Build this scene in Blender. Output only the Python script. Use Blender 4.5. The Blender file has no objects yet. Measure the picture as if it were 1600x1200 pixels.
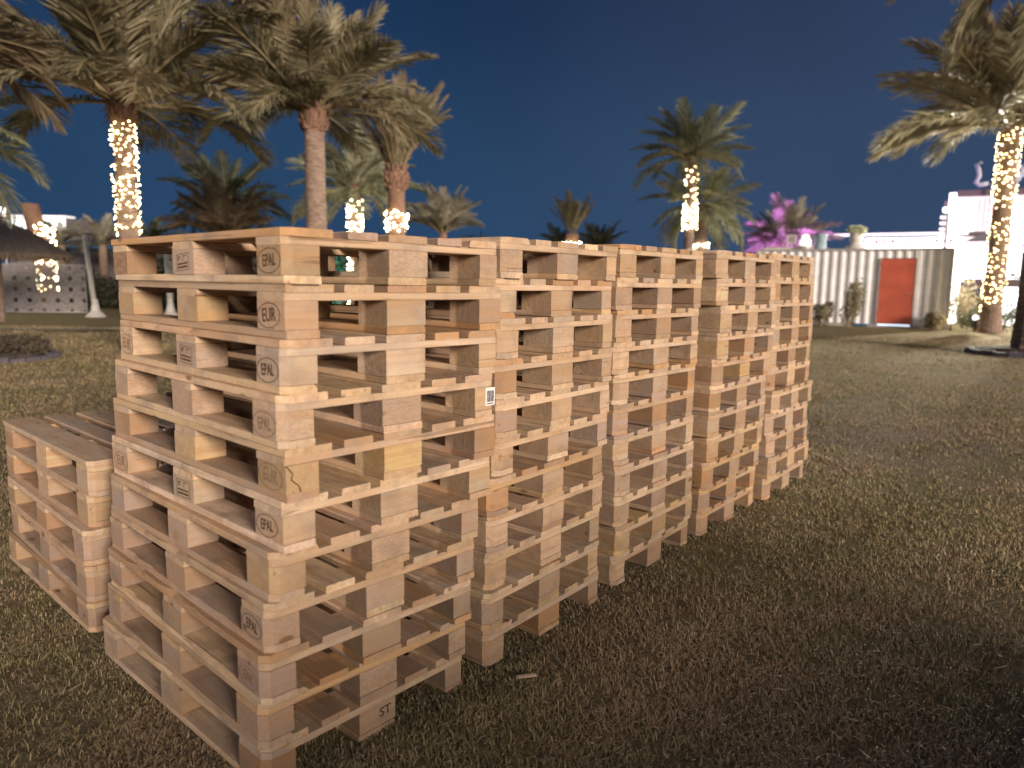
import bpy, bmesh, math, random
import numpy as np
from mathutils import Vector, Matrix, Euler, noise as mnoise

random.seed(7)
np.random.seed(7)
S = bpy.context.scene
COL = S.collection
PI = math.pi
R = math.radians

# ------------------------------------------------------------------ camera
CAM = Vector((-0.915693, -1.787765, 1.455062))
FW = Vector((0.729145, 0.670556, -0.13676))
RT = Vector((0.678418, -0.73451, 0.015614))
UP = Vector((0.089982, 0.104165, 0.990481))
FPX = 1142.31
cd = bpy.data.cameras.new('camera')
cam = bpy.data.objects.new('camera', cd)
COL.objects.link(cam)
m = Matrix.Identity(4)
for i in range(3):
    m[i][0], m[i][1], m[i][2], m[i][3] = RT[i], UP[i], -FW[i], CAM[i]
cam.matrix_world = m
cd.sensor_width = 36.0
cd.lens = FPX / 1600 * 36
cd.clip_start = 0.05
cd.clip_end = 3000
cd.dof.use_dof = True
cd.dof.focus_distance = 3.0
cd.dof.aperture_fstop = 1.9
S.camera = cam

# ------------------------------------------------------------------ night sky
W = bpy.data.worlds.new('World')
S.world = W
W.use_nodes = True
nt = W.node_tree
bg = nt.nodes['Background']
tc = nt.nodes.new('ShaderNodeTexCoord')
sep = nt.nodes.new('ShaderNodeSeparateXYZ')
nt.links.new(tc.outputs['Generated'], sep.inputs[0])
ramp = nt.nodes.new('ShaderNodeValToRGB')
nt.links.new(sep.outputs['Z'], ramp.inputs[0])
cr = ramp.color_ramp
cr.elements[0].position = 0.0
cr.elements[0].color = (0.023, 0.062, 0.138, 1)
cr.elements[1].position = 0.55
cr.elements[1].color = (0.0070, 0.021, 0.062, 1)
e = cr.elements.new(0.16); e.color = (0.0185, 0.052, 0.118, 1)
e = cr.elements.new(0.32); e.color = (0.0112, 0.034, 0.088, 1)
# faint town glow, wide and soft, towards the lit venue (along +x)
dotn = nt.nodes.new('ShaderNodeVectorMath'); dotn.operation = 'DOT_PRODUCT'
nt.links.new(tc.outputs['Generated'], dotn.inputs[0])
dotn.inputs[1].default_value = (0.985, 0.12, 0.12)
mr = nt.nodes.new('ShaderNodeMapRange')
mr.inputs['From Min'].default_value = 0.72
mr.inputs['From Max'].default_value = 1.0
mr.inputs['To Min'].default_value = 0.0
mr.inputs['To Max'].default_value = 1.0
mr.interpolation_type = 'SMOOTHSTEP'
nt.links.new(dotn.outputs['Value'], mr.inputs['Value'])
mix = nt.nodes.new('ShaderNodeMix'); mix.data_type = 'RGBA'; mix.blend_type = 'ADD'
nt.links.new(mr.outputs[0], mix.inputs['Factor'])
hz = nt.nodes.new('ShaderNodeTexNoise'); hz.inputs['Scale'].default_value = 2.2; hz.inputs['Detail'].default_value = 4
nt.links.new(tc.outputs['Generated'], hz.inputs['Vector'])
hm = nt.nodes.new('ShaderNodeMapRange'); hm.inputs['From Min'].default_value = .3; hm.inputs['From Max'].default_value = .7
hm.inputs['To Min'].default_value = .84; hm.inputs['To Max'].default_value = 1.14
nt.links.new(hz.outputs[0], hm.inputs['Value'])
hv = nt.nodes.new('ShaderNodeVectorMath'); hv.operation = 'SCALE'
nt.links.new(ramp.outputs[0], hv.inputs[0]); nt.links.new(hm.outputs[0], hv.inputs['Scale'])
nt.links.new(hv.outputs[0], mix.inputs['A'])
mix.inputs['B'].default_value = (0.014, 0.009, 0.006, 1)
nt.links.new(mix.outputs['Result'], bg.inputs[0])
bg.inputs[1].default_value = 1.0

# ------------------------------------------------------------------ the one key light: ground floodlighting from behind the camera
sd = bpy.data.lights.new('sun', 'SUN')
sd.energy = 5.0
sd.angle = R(15)
sd.color = (1.0, 0.82, 0.675)
sun = bpy.data.objects.new('sun', sd)
COL.objects.link(sun)
SUN_AZ, SUN_EL = R(75), R(13)       # direction the light travels
dv = Vector((math.cos(SUN_AZ) * math.cos(SUN_EL), math.sin(SUN_AZ) * math.cos(SUN_EL), -math.sin(SUN_EL)))
sun.rotation_euler = dv.to_track_quat('-Z', 'Y').to_euler()
sun.location = (-8, -14, 9)

vs = S.view_settings
vs.view_transform = 'Standard'
vs.look = 'None'
vs.exposure = 0.12
vs.gamma = 1.0
vs.use_curve_mapping = False
S.cycles.use_denoising = True
S.cycles.max_bounces = 6
S.cycles.sample_clamp_indirect = 4

# ------------------------------------------------------------------ helpers
def gz(x, y):
    """height of the lawn"""
    if x < 4:
        z = 0.0215 * (max(x, -6) - 0.4)
    else:
        z = 0.0774 + (min(x, 60) - 4) * 0.0048
    return z

def spot(px, py, d):
    """a point of the place seen at photo pixel (px, py), d metres away along the view axis"""
    return CAM + (FW + RT * ((px - 800) / FPX) - UP * ((py - 600) / FPX)) * d

def gspot(px, d, lift=0.0):
    """ground position below the line of sight through column px near the horizon"""
    p = spot(px, 442 + (px - 800) * 0.0157, d)
    return Vector((p.x, p.y, gz(p.x, p.y) + lift))

def zat(px, py, d):
    return spot(px, py, d).z

def tag(o, label=None, cat=None, group=None, kind=None):
    if label: o['label'] = label
    if cat: o['category'] = cat
    if group: o['group'] = group
    if kind: o['kind'] = kind
    return o

def empty(name, loc, rz=0.0):
    o = bpy.data.objects.new(name, None)
    COL.objects.link(o)
    o.location = loc
    o.rotation_euler = (0, 0, rz)
    o.empty_display_size = 0.1
    return o

def mesh_obj(name, me, parent=None, loc=(0, 0, 0), rot=(0, 0, 0), color=None, scale=None):
    o = bpy.data.objects.new(name, me)
    COL.objects.link(o)
    if parent: o.parent = parent
    o.location = loc
    o.rotation_euler = rot
    if scale: o.scale = scale
    if color: o.color = (*color, 1)
    return o

class MB:
    """collects simple shapes into one mesh"""
    def __init__(s):
        s.v, s.f, s.mi, s.cur = [], [], [], 0
    def add(s, vs, fs):
        b = len(s.v)
        s.v += [tuple(v) for v in vs]
        s.f += [tuple(i + b for i in f) for f in fs]
        s.mi += [s.cur] * len(fs)
    def box(s, x0, y0, z0, x1, y1, z1):
        s.add([(x0,y0,z0),(x1,y0,z0),(x1,y1,z0),(x0,y1,z0),(x0,y0,z1),(x1,y0,z1),(x1,y1,z1),(x0,y1,z1)],
              [(0,3,2,1),(4,5,6,7),(0,1,5,4),(1,2,6,5),(2,3,7,6),(3,0,4,7)])
    def bevbox(s, x0, y0, z0, x1, y1, z1, b=0.005):
        bm = bmesh.new()
        bmesh.ops.create_cube(bm, size=1)
        for v in bm.verts:
            v.co = Vector(((x0+x1)/2 + v.co.x*(x1-x0), (y0+y1)/2 + v.co.y*(y1-y0), (z0+z1)/2 + v.co.z*(z1-z0)))
        bmesh.ops.bevel(bm, geom=bm.edges[:], offset=b, segments=1, affect='EDGES')
        s.frombm(bm)
    def frombm(s, bm):
        bm.verts.ensure_lookup_table()
        for i, v in enumerate(bm.verts): v.index = i
        s.add([v.co[:] for v in bm.verts], [[v.index for v in f.verts] for f in bm.faces])
        bm.free()
    def tube(s, pts, rad, n=8, cap=True, squash=None):
        """tube through points; rad a number or a list"""
        pts = [Vector(p) for p in pts]
        rs = rad if isinstance(rad, (list, tuple)) else [rad] * len(pts)
        vs_, fs = [], []
        for i, p in enumerate(pts):
            t = (pts[min(i+1, len(pts)-1)] - pts[max(i-1, 0)]).normalized()
            a = Vector((0, 0, 1)) if abs(t.z) < .95 else Vector((1, 0, 0))
            u = t.cross(a).normalized(); w = t.cross(u)
            for k in range(n):
                g = 2 * PI * k / n
                vs_.append(p + (u * math.cos(g) + w * math.sin(g)) * rs[i])
        for i in range(len(pts) - 1):
            for k in range(n):
                k2 = (k + 1) % n
                fs.append((i*n+k, i*n+k2, (i+1)*n+k2, (i+1)*n+k))
        if cap:
            fs.append(tuple(range(n))[::-1])
            fs.append(tuple((len(pts)-1)*n + k for k in range(n)))
        s.add(vs_, fs)
    def lathe(s, prof, n=20, c=(0, 0, 0), jitter=0):
        vs_, fs = [], []
        for (r, z) in prof:
            for k in range(n):
                g = 2 * PI * k / n
                rr = r * (1 + (random.uniform(-jitter, jitter) if jitter else 0))
                vs_.append((c[0] + rr*math.cos(g), c[1] + rr*math.sin(g), c[2] + z))
        for i in range(len(prof) - 1):
            for k in range(n):
                k2 = (k+1) % n
                fs.append((i*n+k, i*n+k2, (i+1)*n+k2, (i+1)*n+k))
        fs.append(tuple(range(n))[::-1]); fs.append(tuple((len(prof)-1)*n+k for k in range(n)))
        s.add(vs_, fs)
    def mesh(s, name, mats, smooth=False):
        me = bpy.data.meshes.new(name)
        me.from_pydata(s.v, [], s.f)
        for mt in (mats if isinstance(mats, (list, tuple)) else [mats]): me.materials.append(mt)
        me.polygons.foreach_set('material_index', s.mi)
        if smooth: me.polygons.foreach_set('use_smooth', [True] * len(me.polygons))
        me.update()
        return me
    def build(s, name, mat, parent=None, loc=(0,0,0), rot=(0,0,0), smooth=False, color=None):
        return mesh_obj(name, s.mesh(name, mat, smooth), parent, loc, rot, color)

# ------------------------------------------------------------------ materials
def newmat(name):
    mt = bpy.data.materials.new(name)
    mt.use_nodes = True
    n = mt.node_tree.nodes; l = mt.node_tree.links
    b = n['Principled BSDF']
    return mt, n, l, b

def noise_node(n, l, coord, scale, detail=4, rough=.55, vec_scale=None, dist=0):
    t = n.new('ShaderNodeTexNoise')
    t.inputs['Scale'].default_value = scale
    t.inputs['Detail'].default_value = detail
    t.inputs['Roughness'].default_value = rough
    t.inputs['Distortion'].default_value = dist
    if vec_scale:
        mp = n.new('ShaderNodeMapping'); mp.inputs['Scale'].default_value = vec_scale
        l.new(coord, mp.inputs['Vector']); l.new(mp.outputs[0], t.inputs['Vector'])
    else:
        l.new(coord, t.inputs['Vector'])
    return t

def mixc(n, l, fac, a, b, mode='MIX'):
    mx = n.new('ShaderNodeMix'); mx.data_type = 'RGBA'; mx.blend_type = mode
    for key, val in (('Factor', fac), ('A', a), ('B', b)):
        if hasattr(val, 'is_output') or isinstance(val, bpy.types.NodeSocket): l.new(val, mx.inputs[key])
        elif key == 'Factor': mx.inputs[key].default_value = val
        else: mx.inputs[key].default_value = (*val, 1)
    return mx.outputs['Result']

def remap(n, l, sock, a, b, c=0, d=1):
    r_ = n.new('ShaderNodeMapRange')
    r_.inputs['From Min'].default_value = a; r_.inputs['From Max'].default_value = b
    r_.inputs['To Min'].default_value = c; r_.inputs['To Max'].default_value = d
    l.new(sock, r_.inputs['Value'])
    return r_.outputs[0]

def wood_mat(name, chip=False):
    mt, n, l, b = newmat(name)
    tcn = n.new('ShaderNodeTexCoord'); oi = n.new('ShaderNodeObjectInfo')
    off = n.new('ShaderNodeVectorMath'); off.operation = 'MULTIPLY_ADD'
    cmb = n.new('ShaderNodeCombineXYZ')
    for k in range(3): l.new(oi.outputs['Random'], cmb.inputs[k])
    l.new(cmb.outputs[0], off.inputs[0]); off.inputs[1].default_value = (37, 23, 51)
    l.new(tcn.outputs['Object'], off.inputs[2])
    co = off.outputs[0]
    base = oi.outputs['Color']
    grain = noise_node(n, l, co, 1, 5, .6, (3.0, 55, 55), .4)
    rings = noise_node(n, l, co, 1, 2, .5, (1.3, 13, 22), 1.2)
    fine = noise_node(n, l, co, 220, 3, .7)
    dirt = noise_node(n, l, co, 7, 5, .65)
    c1 = mixc(n, l, remap(n, l, grain.outputs[0], .35, .72, 0, .5), base, (.36, .21, .115), 'MIX')
    if chip:
        vo = n.new('ShaderNodeTexVoronoi'); vo.inputs['Scale'].default_value = 230
        mp = n.new('ShaderNodeMapping'); mp.inputs['Scale'].default_value = (.45, 1, 1.3)
        l.new(co, mp.inputs['Vector']); l.new(mp.outputs[0], vo.inputs['Vector'])
        sepc = n.new('ShaderNodeSeparateColor'); l.new(vo.outputs['Color'], sepc.inputs[0])
        c1 = mixc(n, l, remap(n, l, sepc.outputs[0], .1, .95, 0, .55), base, (.30, .20, .15), 'MIX')
    c2 = mixc(n, l, remap(n, l, rings.outputs[0], .50, .62, 0, .30), c1, (.46, .25, .10), 'MIX')
    # dust and grime with shapes of their own
    c3 = mixc(n, l, remap(n, l, dirt.outputs[0], .49, .74, 0, .75), c2, (.25, .19, .145), 'MIX')
    # fine drying splits along the grain
    sp_ = noise_node(n, l, co, 1, 3, .55, (1.6, 70, 34), .6)
    c3 = mixc(n, l, remap(n, l, sp_.outputs[0], .665, .70, 0, .6), c3, (.16, .10, .06), 'MIX')
    gw = noise_node(n, l, co, 2.6, 4, .6)
    c3 = mixc(n, l, remap(n, l, gw.outputs[0], .50, .64, 0, .42), c3, (.40, .35, .31), 'MIX')
    # knots
    kv = n.new('ShaderNodeTexVoronoi'); kv.inputs['Scale'].default_value = 1
    mp2 = n.new('ShaderNodeMapping'); mp2.inputs['Scale'].default_value = (3.2, 7, 7)
    l.new(co, mp2.inputs['Vector']); l.new(mp2.outputs[0], kv.inputs['Vector'])
    c4 = mixc(n, l, remap(n, l, kv.outputs['Distance'], .10, .055, 0, .75), c3, (.15, .075, .035), 'MIX')
    c5 = mixc(n, l, remap(n, l, fine.outputs[0], .3, .75, 0, .35), c4, (.75, .62, .48), 'MULTIPLY')
    l.new(c5, b.inputs['Base Color'])
    b.inputs['Roughness'].default_value = .78
    b.inputs['Specular IOR Level'].default_value = .25
    bp = n.new('ShaderNodeBump'); bp.inputs['Strength'].default_value = .55; bp.inputs['Distance'].default_value = .004
    add = n.new('ShaderNodeMath'); add.operation = 'ADD'
    l.new(grain.outputs[0], add.inputs[0]); l.new(fine.outputs[0], add.inputs[1])
    l.new(add.outputs[0], bp.inputs['Height']); l.new(bp.outputs[0], b.inputs['Normal'])
    return mt

def plain(name, col, rough=.6, metal=0, vary=.25, scale=6, emit=None, estr=0, bump=0):
    mt, n, l, b = newmat(name)
    tcn = n.new('ShaderNodeTexCoord')
    t = noise_node(n, l, tcn.outputs['Object'], scale, 5, .6)
    dark = tuple(c * (1 - vary) for c in col); lite = tuple(min(1, c * (1 + vary * .6)) for c in col)
    l.new(mixc(n, l, remap(n, l, t.outputs[0], .3, .7), dark, lite), b.inputs['Base Color'])
    b.inputs['Roughness'].default_value = rough
    b.inputs['Metallic'].default_value = metal
    if bump:
        bp = n.new('ShaderNodeBump'); bp.inputs['Strength'].default_value = bump; bp.inputs['Distance'].default_value = .02
        t2 = noise_node(n, l, tcn.outputs['Object'], scale * 6, 4, .6)
        l.new(t2.outputs[0], bp.inputs['Height']); l.new(bp.outputs[0], b.inputs['Normal'])
    if emit:
        b.inputs['Emission Color'].default_value = (*emit, 1)
        b.inputs['Emission Strength'].default_value = estr
    return mt

M = {}
M['wood'] = wood_mat('pallet_wood')
M['chip'] = wood_mat('pressed_chip_wood', True)
M['ink'] = plain('burnt_stamp', (.10, .055, .03), .9, vary=.4, scale=80)
M['sticker'] = plain('white_sticker', (.78, .78, .78), .5, vary=.03)
M['black'] = plain('black_print', (.02, .02, .02), .6)
M['white'] = plain('white_paint', (.62, .60, .58), .5, vary=.12)
M['cont'] = plain('container_paint', (.76, .77, .80), .5, vary=.16, scale=2.2)
M['rail'] = plain('container_rail', (.42, .40, .39), .5, vary=.2, scale=3)
M['red'] = plain('red_door_paint', (.50, .105, .06), .5, vary=.2, scale=1.6)
M['soil'] = plain('dark_soil', (.05, .04, .032), .95, vary=.5, scale=9, bump=.8)
M['kerb'] = plain('dark_kerb', (.085, .075, .10), .8, vary=.35, scale=5)
M['path'] = plain('pale_path', (.26, .22, .19), .9, vary=.2, scale=4)
M['thatch'] = plain('thatch', (.42, .33, .24), .95, vary=.4, scale=14, bump=1)
M['plinth'] = plain('brown_plinth', (.12, .06, .055), .8)
M['wallgrey'] = plain('grey_wall', (.16, .145, .15), .8, vary=.2, scale=2)
M['hedge'] = plain('hedge_leaf', (.036, .036, .018), .8, vary=.5, scale=3)
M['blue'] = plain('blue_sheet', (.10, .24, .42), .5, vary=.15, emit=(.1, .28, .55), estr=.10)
M['steel'] = plain('dull_steel', (.42, .40, .38), .45, .3, vary=.2)
M['bluebin'] = plain('pale_blue_plastic', (.30, .42, .50), .5)
M['wire'] = plain('string_wire', (.10, .07, .03), .6)
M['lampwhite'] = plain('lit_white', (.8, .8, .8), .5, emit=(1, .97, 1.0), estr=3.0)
M['lampsoft'] = plain('lit_panel_soft', (.8, .78, .78), .5, emit=(1, .93, .96), estr=.9)
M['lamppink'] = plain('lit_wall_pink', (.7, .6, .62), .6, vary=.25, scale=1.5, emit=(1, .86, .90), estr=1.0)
M['lampfar'] = plain('lit_far_window', (.7, .7, .7), .5, emit=(.92, .95, 1.0), estr=1.6)
M['screen'] = plain('screen_paint', (.50, .46, .46), .6, vary=.1)
M['dryplant'] = plain('dry_plant', (.07, .055, .035), .8, vary=.5, scale=3)
M['neon'] = plain('grey_neon_tube', (.4, .4, .45), .5, emit=(.5, .58, .72), estr=.16)
M['neonblue'] = plain('blue_neon_tube', (.2, .4, .6), .5, emit=(.25, .65, 1.0), estr=1.4)
M['bulb'] = plain('warm_bulb', (.9, .8, .6), .4, vary=0, emit=(1.0, .72, .34), estr=16)
M['bulbhot'] = plain('warm_bulb_bright', (.9, .8, .6), .4, vary=0, emit=(1.0, .82, .50), estr=18)
M['roofband'] = plain('purple_grey_roof', (.15, .12, .13), .6)
M['darkred'] = plain('dark_red', (.35, .05, .06), .6)

def trunk_mat(name, a, bcol):
    mt, n, l, b = newmat(name)
    tcn = n.new('ShaderNodeTexCoord')
    t = noise_node(n, l, tcn.outputs['Object'], 1, 5, .65, (9, 9, 26))
    t2 = noise_node(n, l, tcn.outputs['Object'], 3, 3, .5)
    c = mixc(n, l, remap(n, l, t.outputs[0], .35, .65), a, bcol)
    c = mixc(n, l, remap(n, l, t2.outputs[0], .4, .7, 0, .5), c, (.16, .09, .06))
    l.new(c, b.inputs['Base Color']); b.inputs['Roughness'].default_value = .9
    return mt
M['trunk'] = trunk_mat('palm_trunk', (.16, .11, .085), (.33, .25, .20))
M['trunkred'] = trunk_mat('palm_boots', (.15, .08, .052), (.30, .185, .125))
M['trunkwhite'] = trunk_mat('painted_trunk', (.42, .37, .33), (.55, .50, .45))

def frond_mat(name, a, bcol, dry):
    mt, n, l, b = newmat(name)
    tcn = n.new('ShaderNodeTexCoord'); oi = n.new('ShaderNodeObjectInfo')
    t = noise_node(n, l, tcn.outputs['Object'], 6, 3, .6)
    c = mixc(n, l, remap(n, l, t.outputs[0], .35, .65), a, bcol)
    c = mixc(n, l, remap(n, l, oi.outputs['Random'], .55, 1, 0, .6), c, dry)
    l.new(c, b.inputs['Base Color'])
    b.inputs['Roughness'].default_value = .6
    tr = n.new('ShaderNodeBsdfTranslucent'); l.new(c, tr.inputs['Color'])
    ms = n.new('ShaderNodeMixShader'); ms.inputs[0].default_value = .42
    out = n['Material Output']
    l.new(b.outputs[0], ms.inputs[1]); l.new(tr.outputs[0], ms.inputs[2]); l.new(ms.outputs[0], out.inputs[0])
    return mt
M['fr_olive'] = frond_mat('frond_olive', (.22, .205, .125), (.42, .38, .245), (.40, .32, .20))
M['fr_green'] = frond_mat('frond_green', (.26, .30, .195), (.46, .49, .34), (.45, .42, .30))
M['fr_dry'] = frond_mat('frond_dry', (.21, .16, .10), (.33, .265, .17), (.30, .20, .12))
M['fr_grey'] = frond_mat('frond_grey', (.27, .265, .20), (.45, .43, .34), (.38, .34, .26))
M['fr_dark'] = frond_mat('frond_dark', (.06, .082, .052), (.12, .145, .09), (.14, .13, .085))
M['rachis'] = plain('frond_stem', (.24, .19, .11), .6)

# ------------------------------------------------------------------ ground
def ground_mat():
    mt, n, l, b = newmat('lawn')
    tcn = n.new('ShaderNodeTexCoord'); co = tcn.outputs['Object']
    big = noise_node(n, l, co, .35, 4, .6)
    mid = noise_node(n, l, co, 2.2, 5, .62, (1, 1, 1))
    fine = noise_node(n, l, co, 38, 5, .7)
    c = mixc(n, l, remap(n, l, fine.outputs[0], .3, .7), (.18, .15, .088), (.42, .36, .22))
    c = mixc(n, l, remap(n, l, mid.outputs[0], .42, .68, 0, .55), c, (.21, .155, .10))
    c = mixc(n, l, remap(n, l, big.outputs[0], .42, .62, 0, .55), c, (.26, .235, .11))
    # worn bare patch right of the last stack
    geo = n.new('ShaderNodeNewGeometry')
    ds = n.new('ShaderNodeVectorMath'); ds.operation = 'DISTANCE'
    mp = n.new('ShaderNodeMapping'); mp.inputs['Scale'].default_value = (1, 1, 0)
    l.new(geo.outputs['Position'], mp.inputs['Vector']); l.new(mp.outputs[0], ds.inputs[0])
    pt = gspot(1345, 6.6); ds.inputs[1].default_value = (pt.x, pt.y, 0)
    ad = n.new('ShaderNodeMath'); ad.operation = 'ADD'
    l.new(ds.outputs['Value'], ad.inputs[0]); l.new(remap(n, l, mid.outputs[0], .3, .7, -.9, .9), ad.inputs[1])
    c = mixc(n, l, remap(n, l, ad.outputs[0], 1.3, .4, 0, .85), c, (.27, .20, .15))
    l.new(c, b.inputs['Base Color'])
    b.inputs['Roughness'].default_value = .95
    b.inputs['Specular IOR Level'].default_value = .1
    bp = n.new('ShaderNodeBump'); bp.inputs['Strength'].default_value = 1; bp.inputs['Distance'].default_value = .05
    a2 = n.new('ShaderNodeMath'); a2.operation = 'ADD'
    l.new(fine.outputs[0], a2.inputs[0]); l.new(mid.outputs[0], a2.inputs[1])
    l.new(a2.outputs[0], bp.inputs['Height']); l.new(bp.outputs[0], b.inputs['Normal'])
    return mt
M['lawn'] = ground_mat()

xs = sorted(set([-900, -300, -100, -40, -20, -12, -8, -6] + [i * .25 for i in range(-20, 41)] + [i * .8 for i in range(13, 76)] + [62, 80, 150, 400, 1200]))
ys = sorted(set([-900, -300, -100, -40, -20, -12, -8, -6] + [i * .25 for i in range(-20, 41)] + [i * .8 for i in range(13, 76)] + [62, 80, 150, 400, 1200]))
gv, gf = [], []
def gnoise(x, y):
    if -0.3 < x < 4.7 and -0.3 < y < 3.0 or abs(x) > 55 or abs(y) > 55: return 0
    return (mnoise.noise(Vector((x * .8, y * .8, 3))) * .012 + mnoise.noise(Vector((x * .15, y * .15, 9))) * .03) * min(1, max(0, (math.hypot(x - 2, y - 1) - 2.5) / 2))
for y in ys:
    for x in xs:
        gv.append((x, y, gz(x, y) + gnoise(x, y)))
nx = len(xs)
for j in range(len(ys) - 1):
    for i in range(nx - 1):
        gf.append((j*nx+i, j*nx+i+1, (j+1)*nx+i+1, (j+1)*nx+i))
gme = bpy.data.meshes.new('ground')
gme.from_pydata(gv, [], gf); gme.materials.append(M['lawn'])
gme.polygons.foreach_set('use_smooth', [True] * len(gme.polygons))
tag(mesh_obj('ground', gme), kind='structure')

# narrow pale path across the far lawn at left
pa, pb = gspot(-120, 17.6), gspot(620, 19.5)
dr = (pb - pa).normalized(); nn = Vector((-dr.y, dr.x, 0))
pm = MB()
N = 24
for i in range(N):
    p0 = pa.lerp(pb, i / N); p1 = pa.lerp(pb, (i + 1) / N)
    pts = [p0 - nn*.22, p1 - nn*.22, p1 + nn*.22, p0 + nn*.22]
    pm.add([(p.x, p.y, gz(p.x, p.y) + gnoise(p.x, p.y) + .03) for p in pts], [(0, 1, 2, 3)])
po = pm.build('path', M['path']); tag(po, kind='structure')

# ------------------------------------------------------------------ grass blades (near and middle lawn), one mass
def grass_mat():
    mt, n, l, b = newmat('grass_blades')
    at = n.new('ShaderNodeAttribute'); at.attribute_name = 'tint'; at.attribute_type = 'GEOMETRY'
    l.new(at.outputs['Color'], b.inputs['Base Color'])
    b.inputs['Roughness'].default_value = .7
    b.inputs['Specular IOR Level'].default_value = .2
    return mt
M['grass'] = grass_mat()
rng = np.random.default_rng(5)
def gz_np(x, y):
    return np.where(x < 4, .0215 * (np.maximum(x, -6) - .4), .0774 + (np.minimum(x, 60) - 4) * .0048)
def gnoise_np(x, y):
    return np.array([gnoise(a, b) for a, b in zip(x, y)])
NB = 460000
d = np.exp(rng.uniform(np.log(1.25), np.log(20), NB * 2))
lat = rng.uniform(-.86, .86, NB * 2)
f2 = np.array([FW.x, FW.y]); f2 /= np.linalg.norm(f2); r2 = np.array([f2[1], -f2[0]])
bx = CAM.x + d * f2[0] + d * lat * r2[0]
by = CAM.y + d * f2[1] + d * lat * r2[1]
# clumping
cl = np.sin(bx * 9.1 + 2.3 * np.sin(by * 6.3)) * np.sin(by * 8.3 + 1.7 * np.sin(bx * 7.7)) + .6 * np.sin(bx * 23 + by * 17) * np.sin(by * 29 - bx * 11)
keep = rng.uniform(-1.5, 1.2, NB * 2) < cl
pt = gspot(1345, 6.6)
bare = np.hypot(bx - pt.x, by - pt.y) < .8 + .6 * np.sin(bx * 2.1 + 1) * np.sin(by * 3.3) + .5 * np.sin(bx * 5 + by * 4)
keep &= ~(bare & (rng.uniform(0, 1, NB * 2) < .62))
under = (bx > .05) & (bx < 4.2) & (by > .15) & (by < 1.1)
worn = np.array([mnoise.noise(Vector((a * .55, b * .75, 21))) for a, b in zip(bx, by)])
keep &= ~((worn > .22) & (rng.uniform(0, 1, NB * 2) < .55))
keep &= ~(under & (rng.uniform(0, 1, NB * 2) < .6))
# second row stack footprint
bx, by, d = bx[keep][:NB], by[keep][:NB], d[keep][:NB]
n_ = len(bx)
bz = gz_np(bx, by) + gnoise_np(bx, by) - .002
h = rng.uniform(.008, .030, n_) * (1 + .03 * d)
h = np.where((bx > -.05) & (bx < 4.4) & (by > -.05) & (by < 1.3), np.minimum(h, .02), h)
wd = rng.uniform(.0007, .0016, n_) * (1 + .20 * d)
ang = rng.uniform(0, 2 * PI, n_)
lean = rng.uniform(.2, 1.7, n_)
lx_, ly_ = np.cos(ang), np.sin(ang)
sx, sy = -ly_ * wd, lx_ * wd
V = np.empty((n_, 5, 3), np.float32)
V[:, 0] = np.stack([bx - sx, by - sy, bz], -1)
V[:, 1] = np.stack([bx + sx, by + sy, bz], -1)
mx_, my_ = bx + lx_ * h * lean * .35, by + ly_ * h * lean * .35
V[:, 2] = np.stack([mx_ - sx * .8, my_ - sy * .8, bz + h * .62], -1)
V[:, 3] = np.stack([mx_ + sx * .8, my_ + sy * .8, bz + h * .62], -1)
V[:, 4] = np.stack([bx + lx_ * h * lean, by + ly_ * h * lean, bz + h * (1.05 - .35 * np.minimum(lean, 1.5))], -1)
gm = bpy.data.meshes.new('grass')
gm.vertices.add(n_ * 5); gm.vertices.foreach_set('co', V.ravel())
base = (np.arange(n_) * 5)[:, None]
tri = (base + np.array([0, 1, 3, 0, 3, 2, 2, 3, 4])[None]).ravel().astype(np.int32)
gm.loops.add(n_ * 9); gm.loops.foreach_set('vertex_index', tri)
gm.polygons.add(n_ * 3)
gm.polygons.foreach_set('loop_start', (np.arange(n_ * 3) * 3).astype(np.int32))
gm.update()
cols = np.array([(.17, .165, .07), (.25, .22, .105), (.34, .275, .16), (.21, .155, .10), (.42, .345, .225), (.17, .175, .08)])
pick = rng.choice(6, n_, p=[.25, .26, .2, .14, .07, .08])
tint = cols[pick] * rng.uniform(.75, 1.25, (n_, 1))
wob = np.array([mnoise.noise(Vector((a * .9, b * .9, 4))) + .6 * mnoise.noise(Vector((a * 3.1, b * 3.1, 8))) for a, b in zip(bx, by)])
brown = np.clip(.5 + 1.9 * wob, 0, 1)[:, None]
tint = tint * (1 - .6 * brown) + np.array([.25, .18, .12]) * .6 * brown
tint *= 1.38 * (.85 + .35 * np.clip(.5 + wob, 0, 1))[:, None]
tint = np.repeat(np.concatenate([tint, np.ones((n_, 1))], 1), 5, 0).astype(np.float32)
ca = gm.color_attributes.new('tint', 'FLOAT_COLOR', 'POINT')
ca.data.foreach_set('color', tint.ravel())
gm.materials.append(M['grass'])
tag(mesh_obj('grass', gm), kind='stuff', label='short dry olive lawn grass round the pallet stacks')

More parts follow.
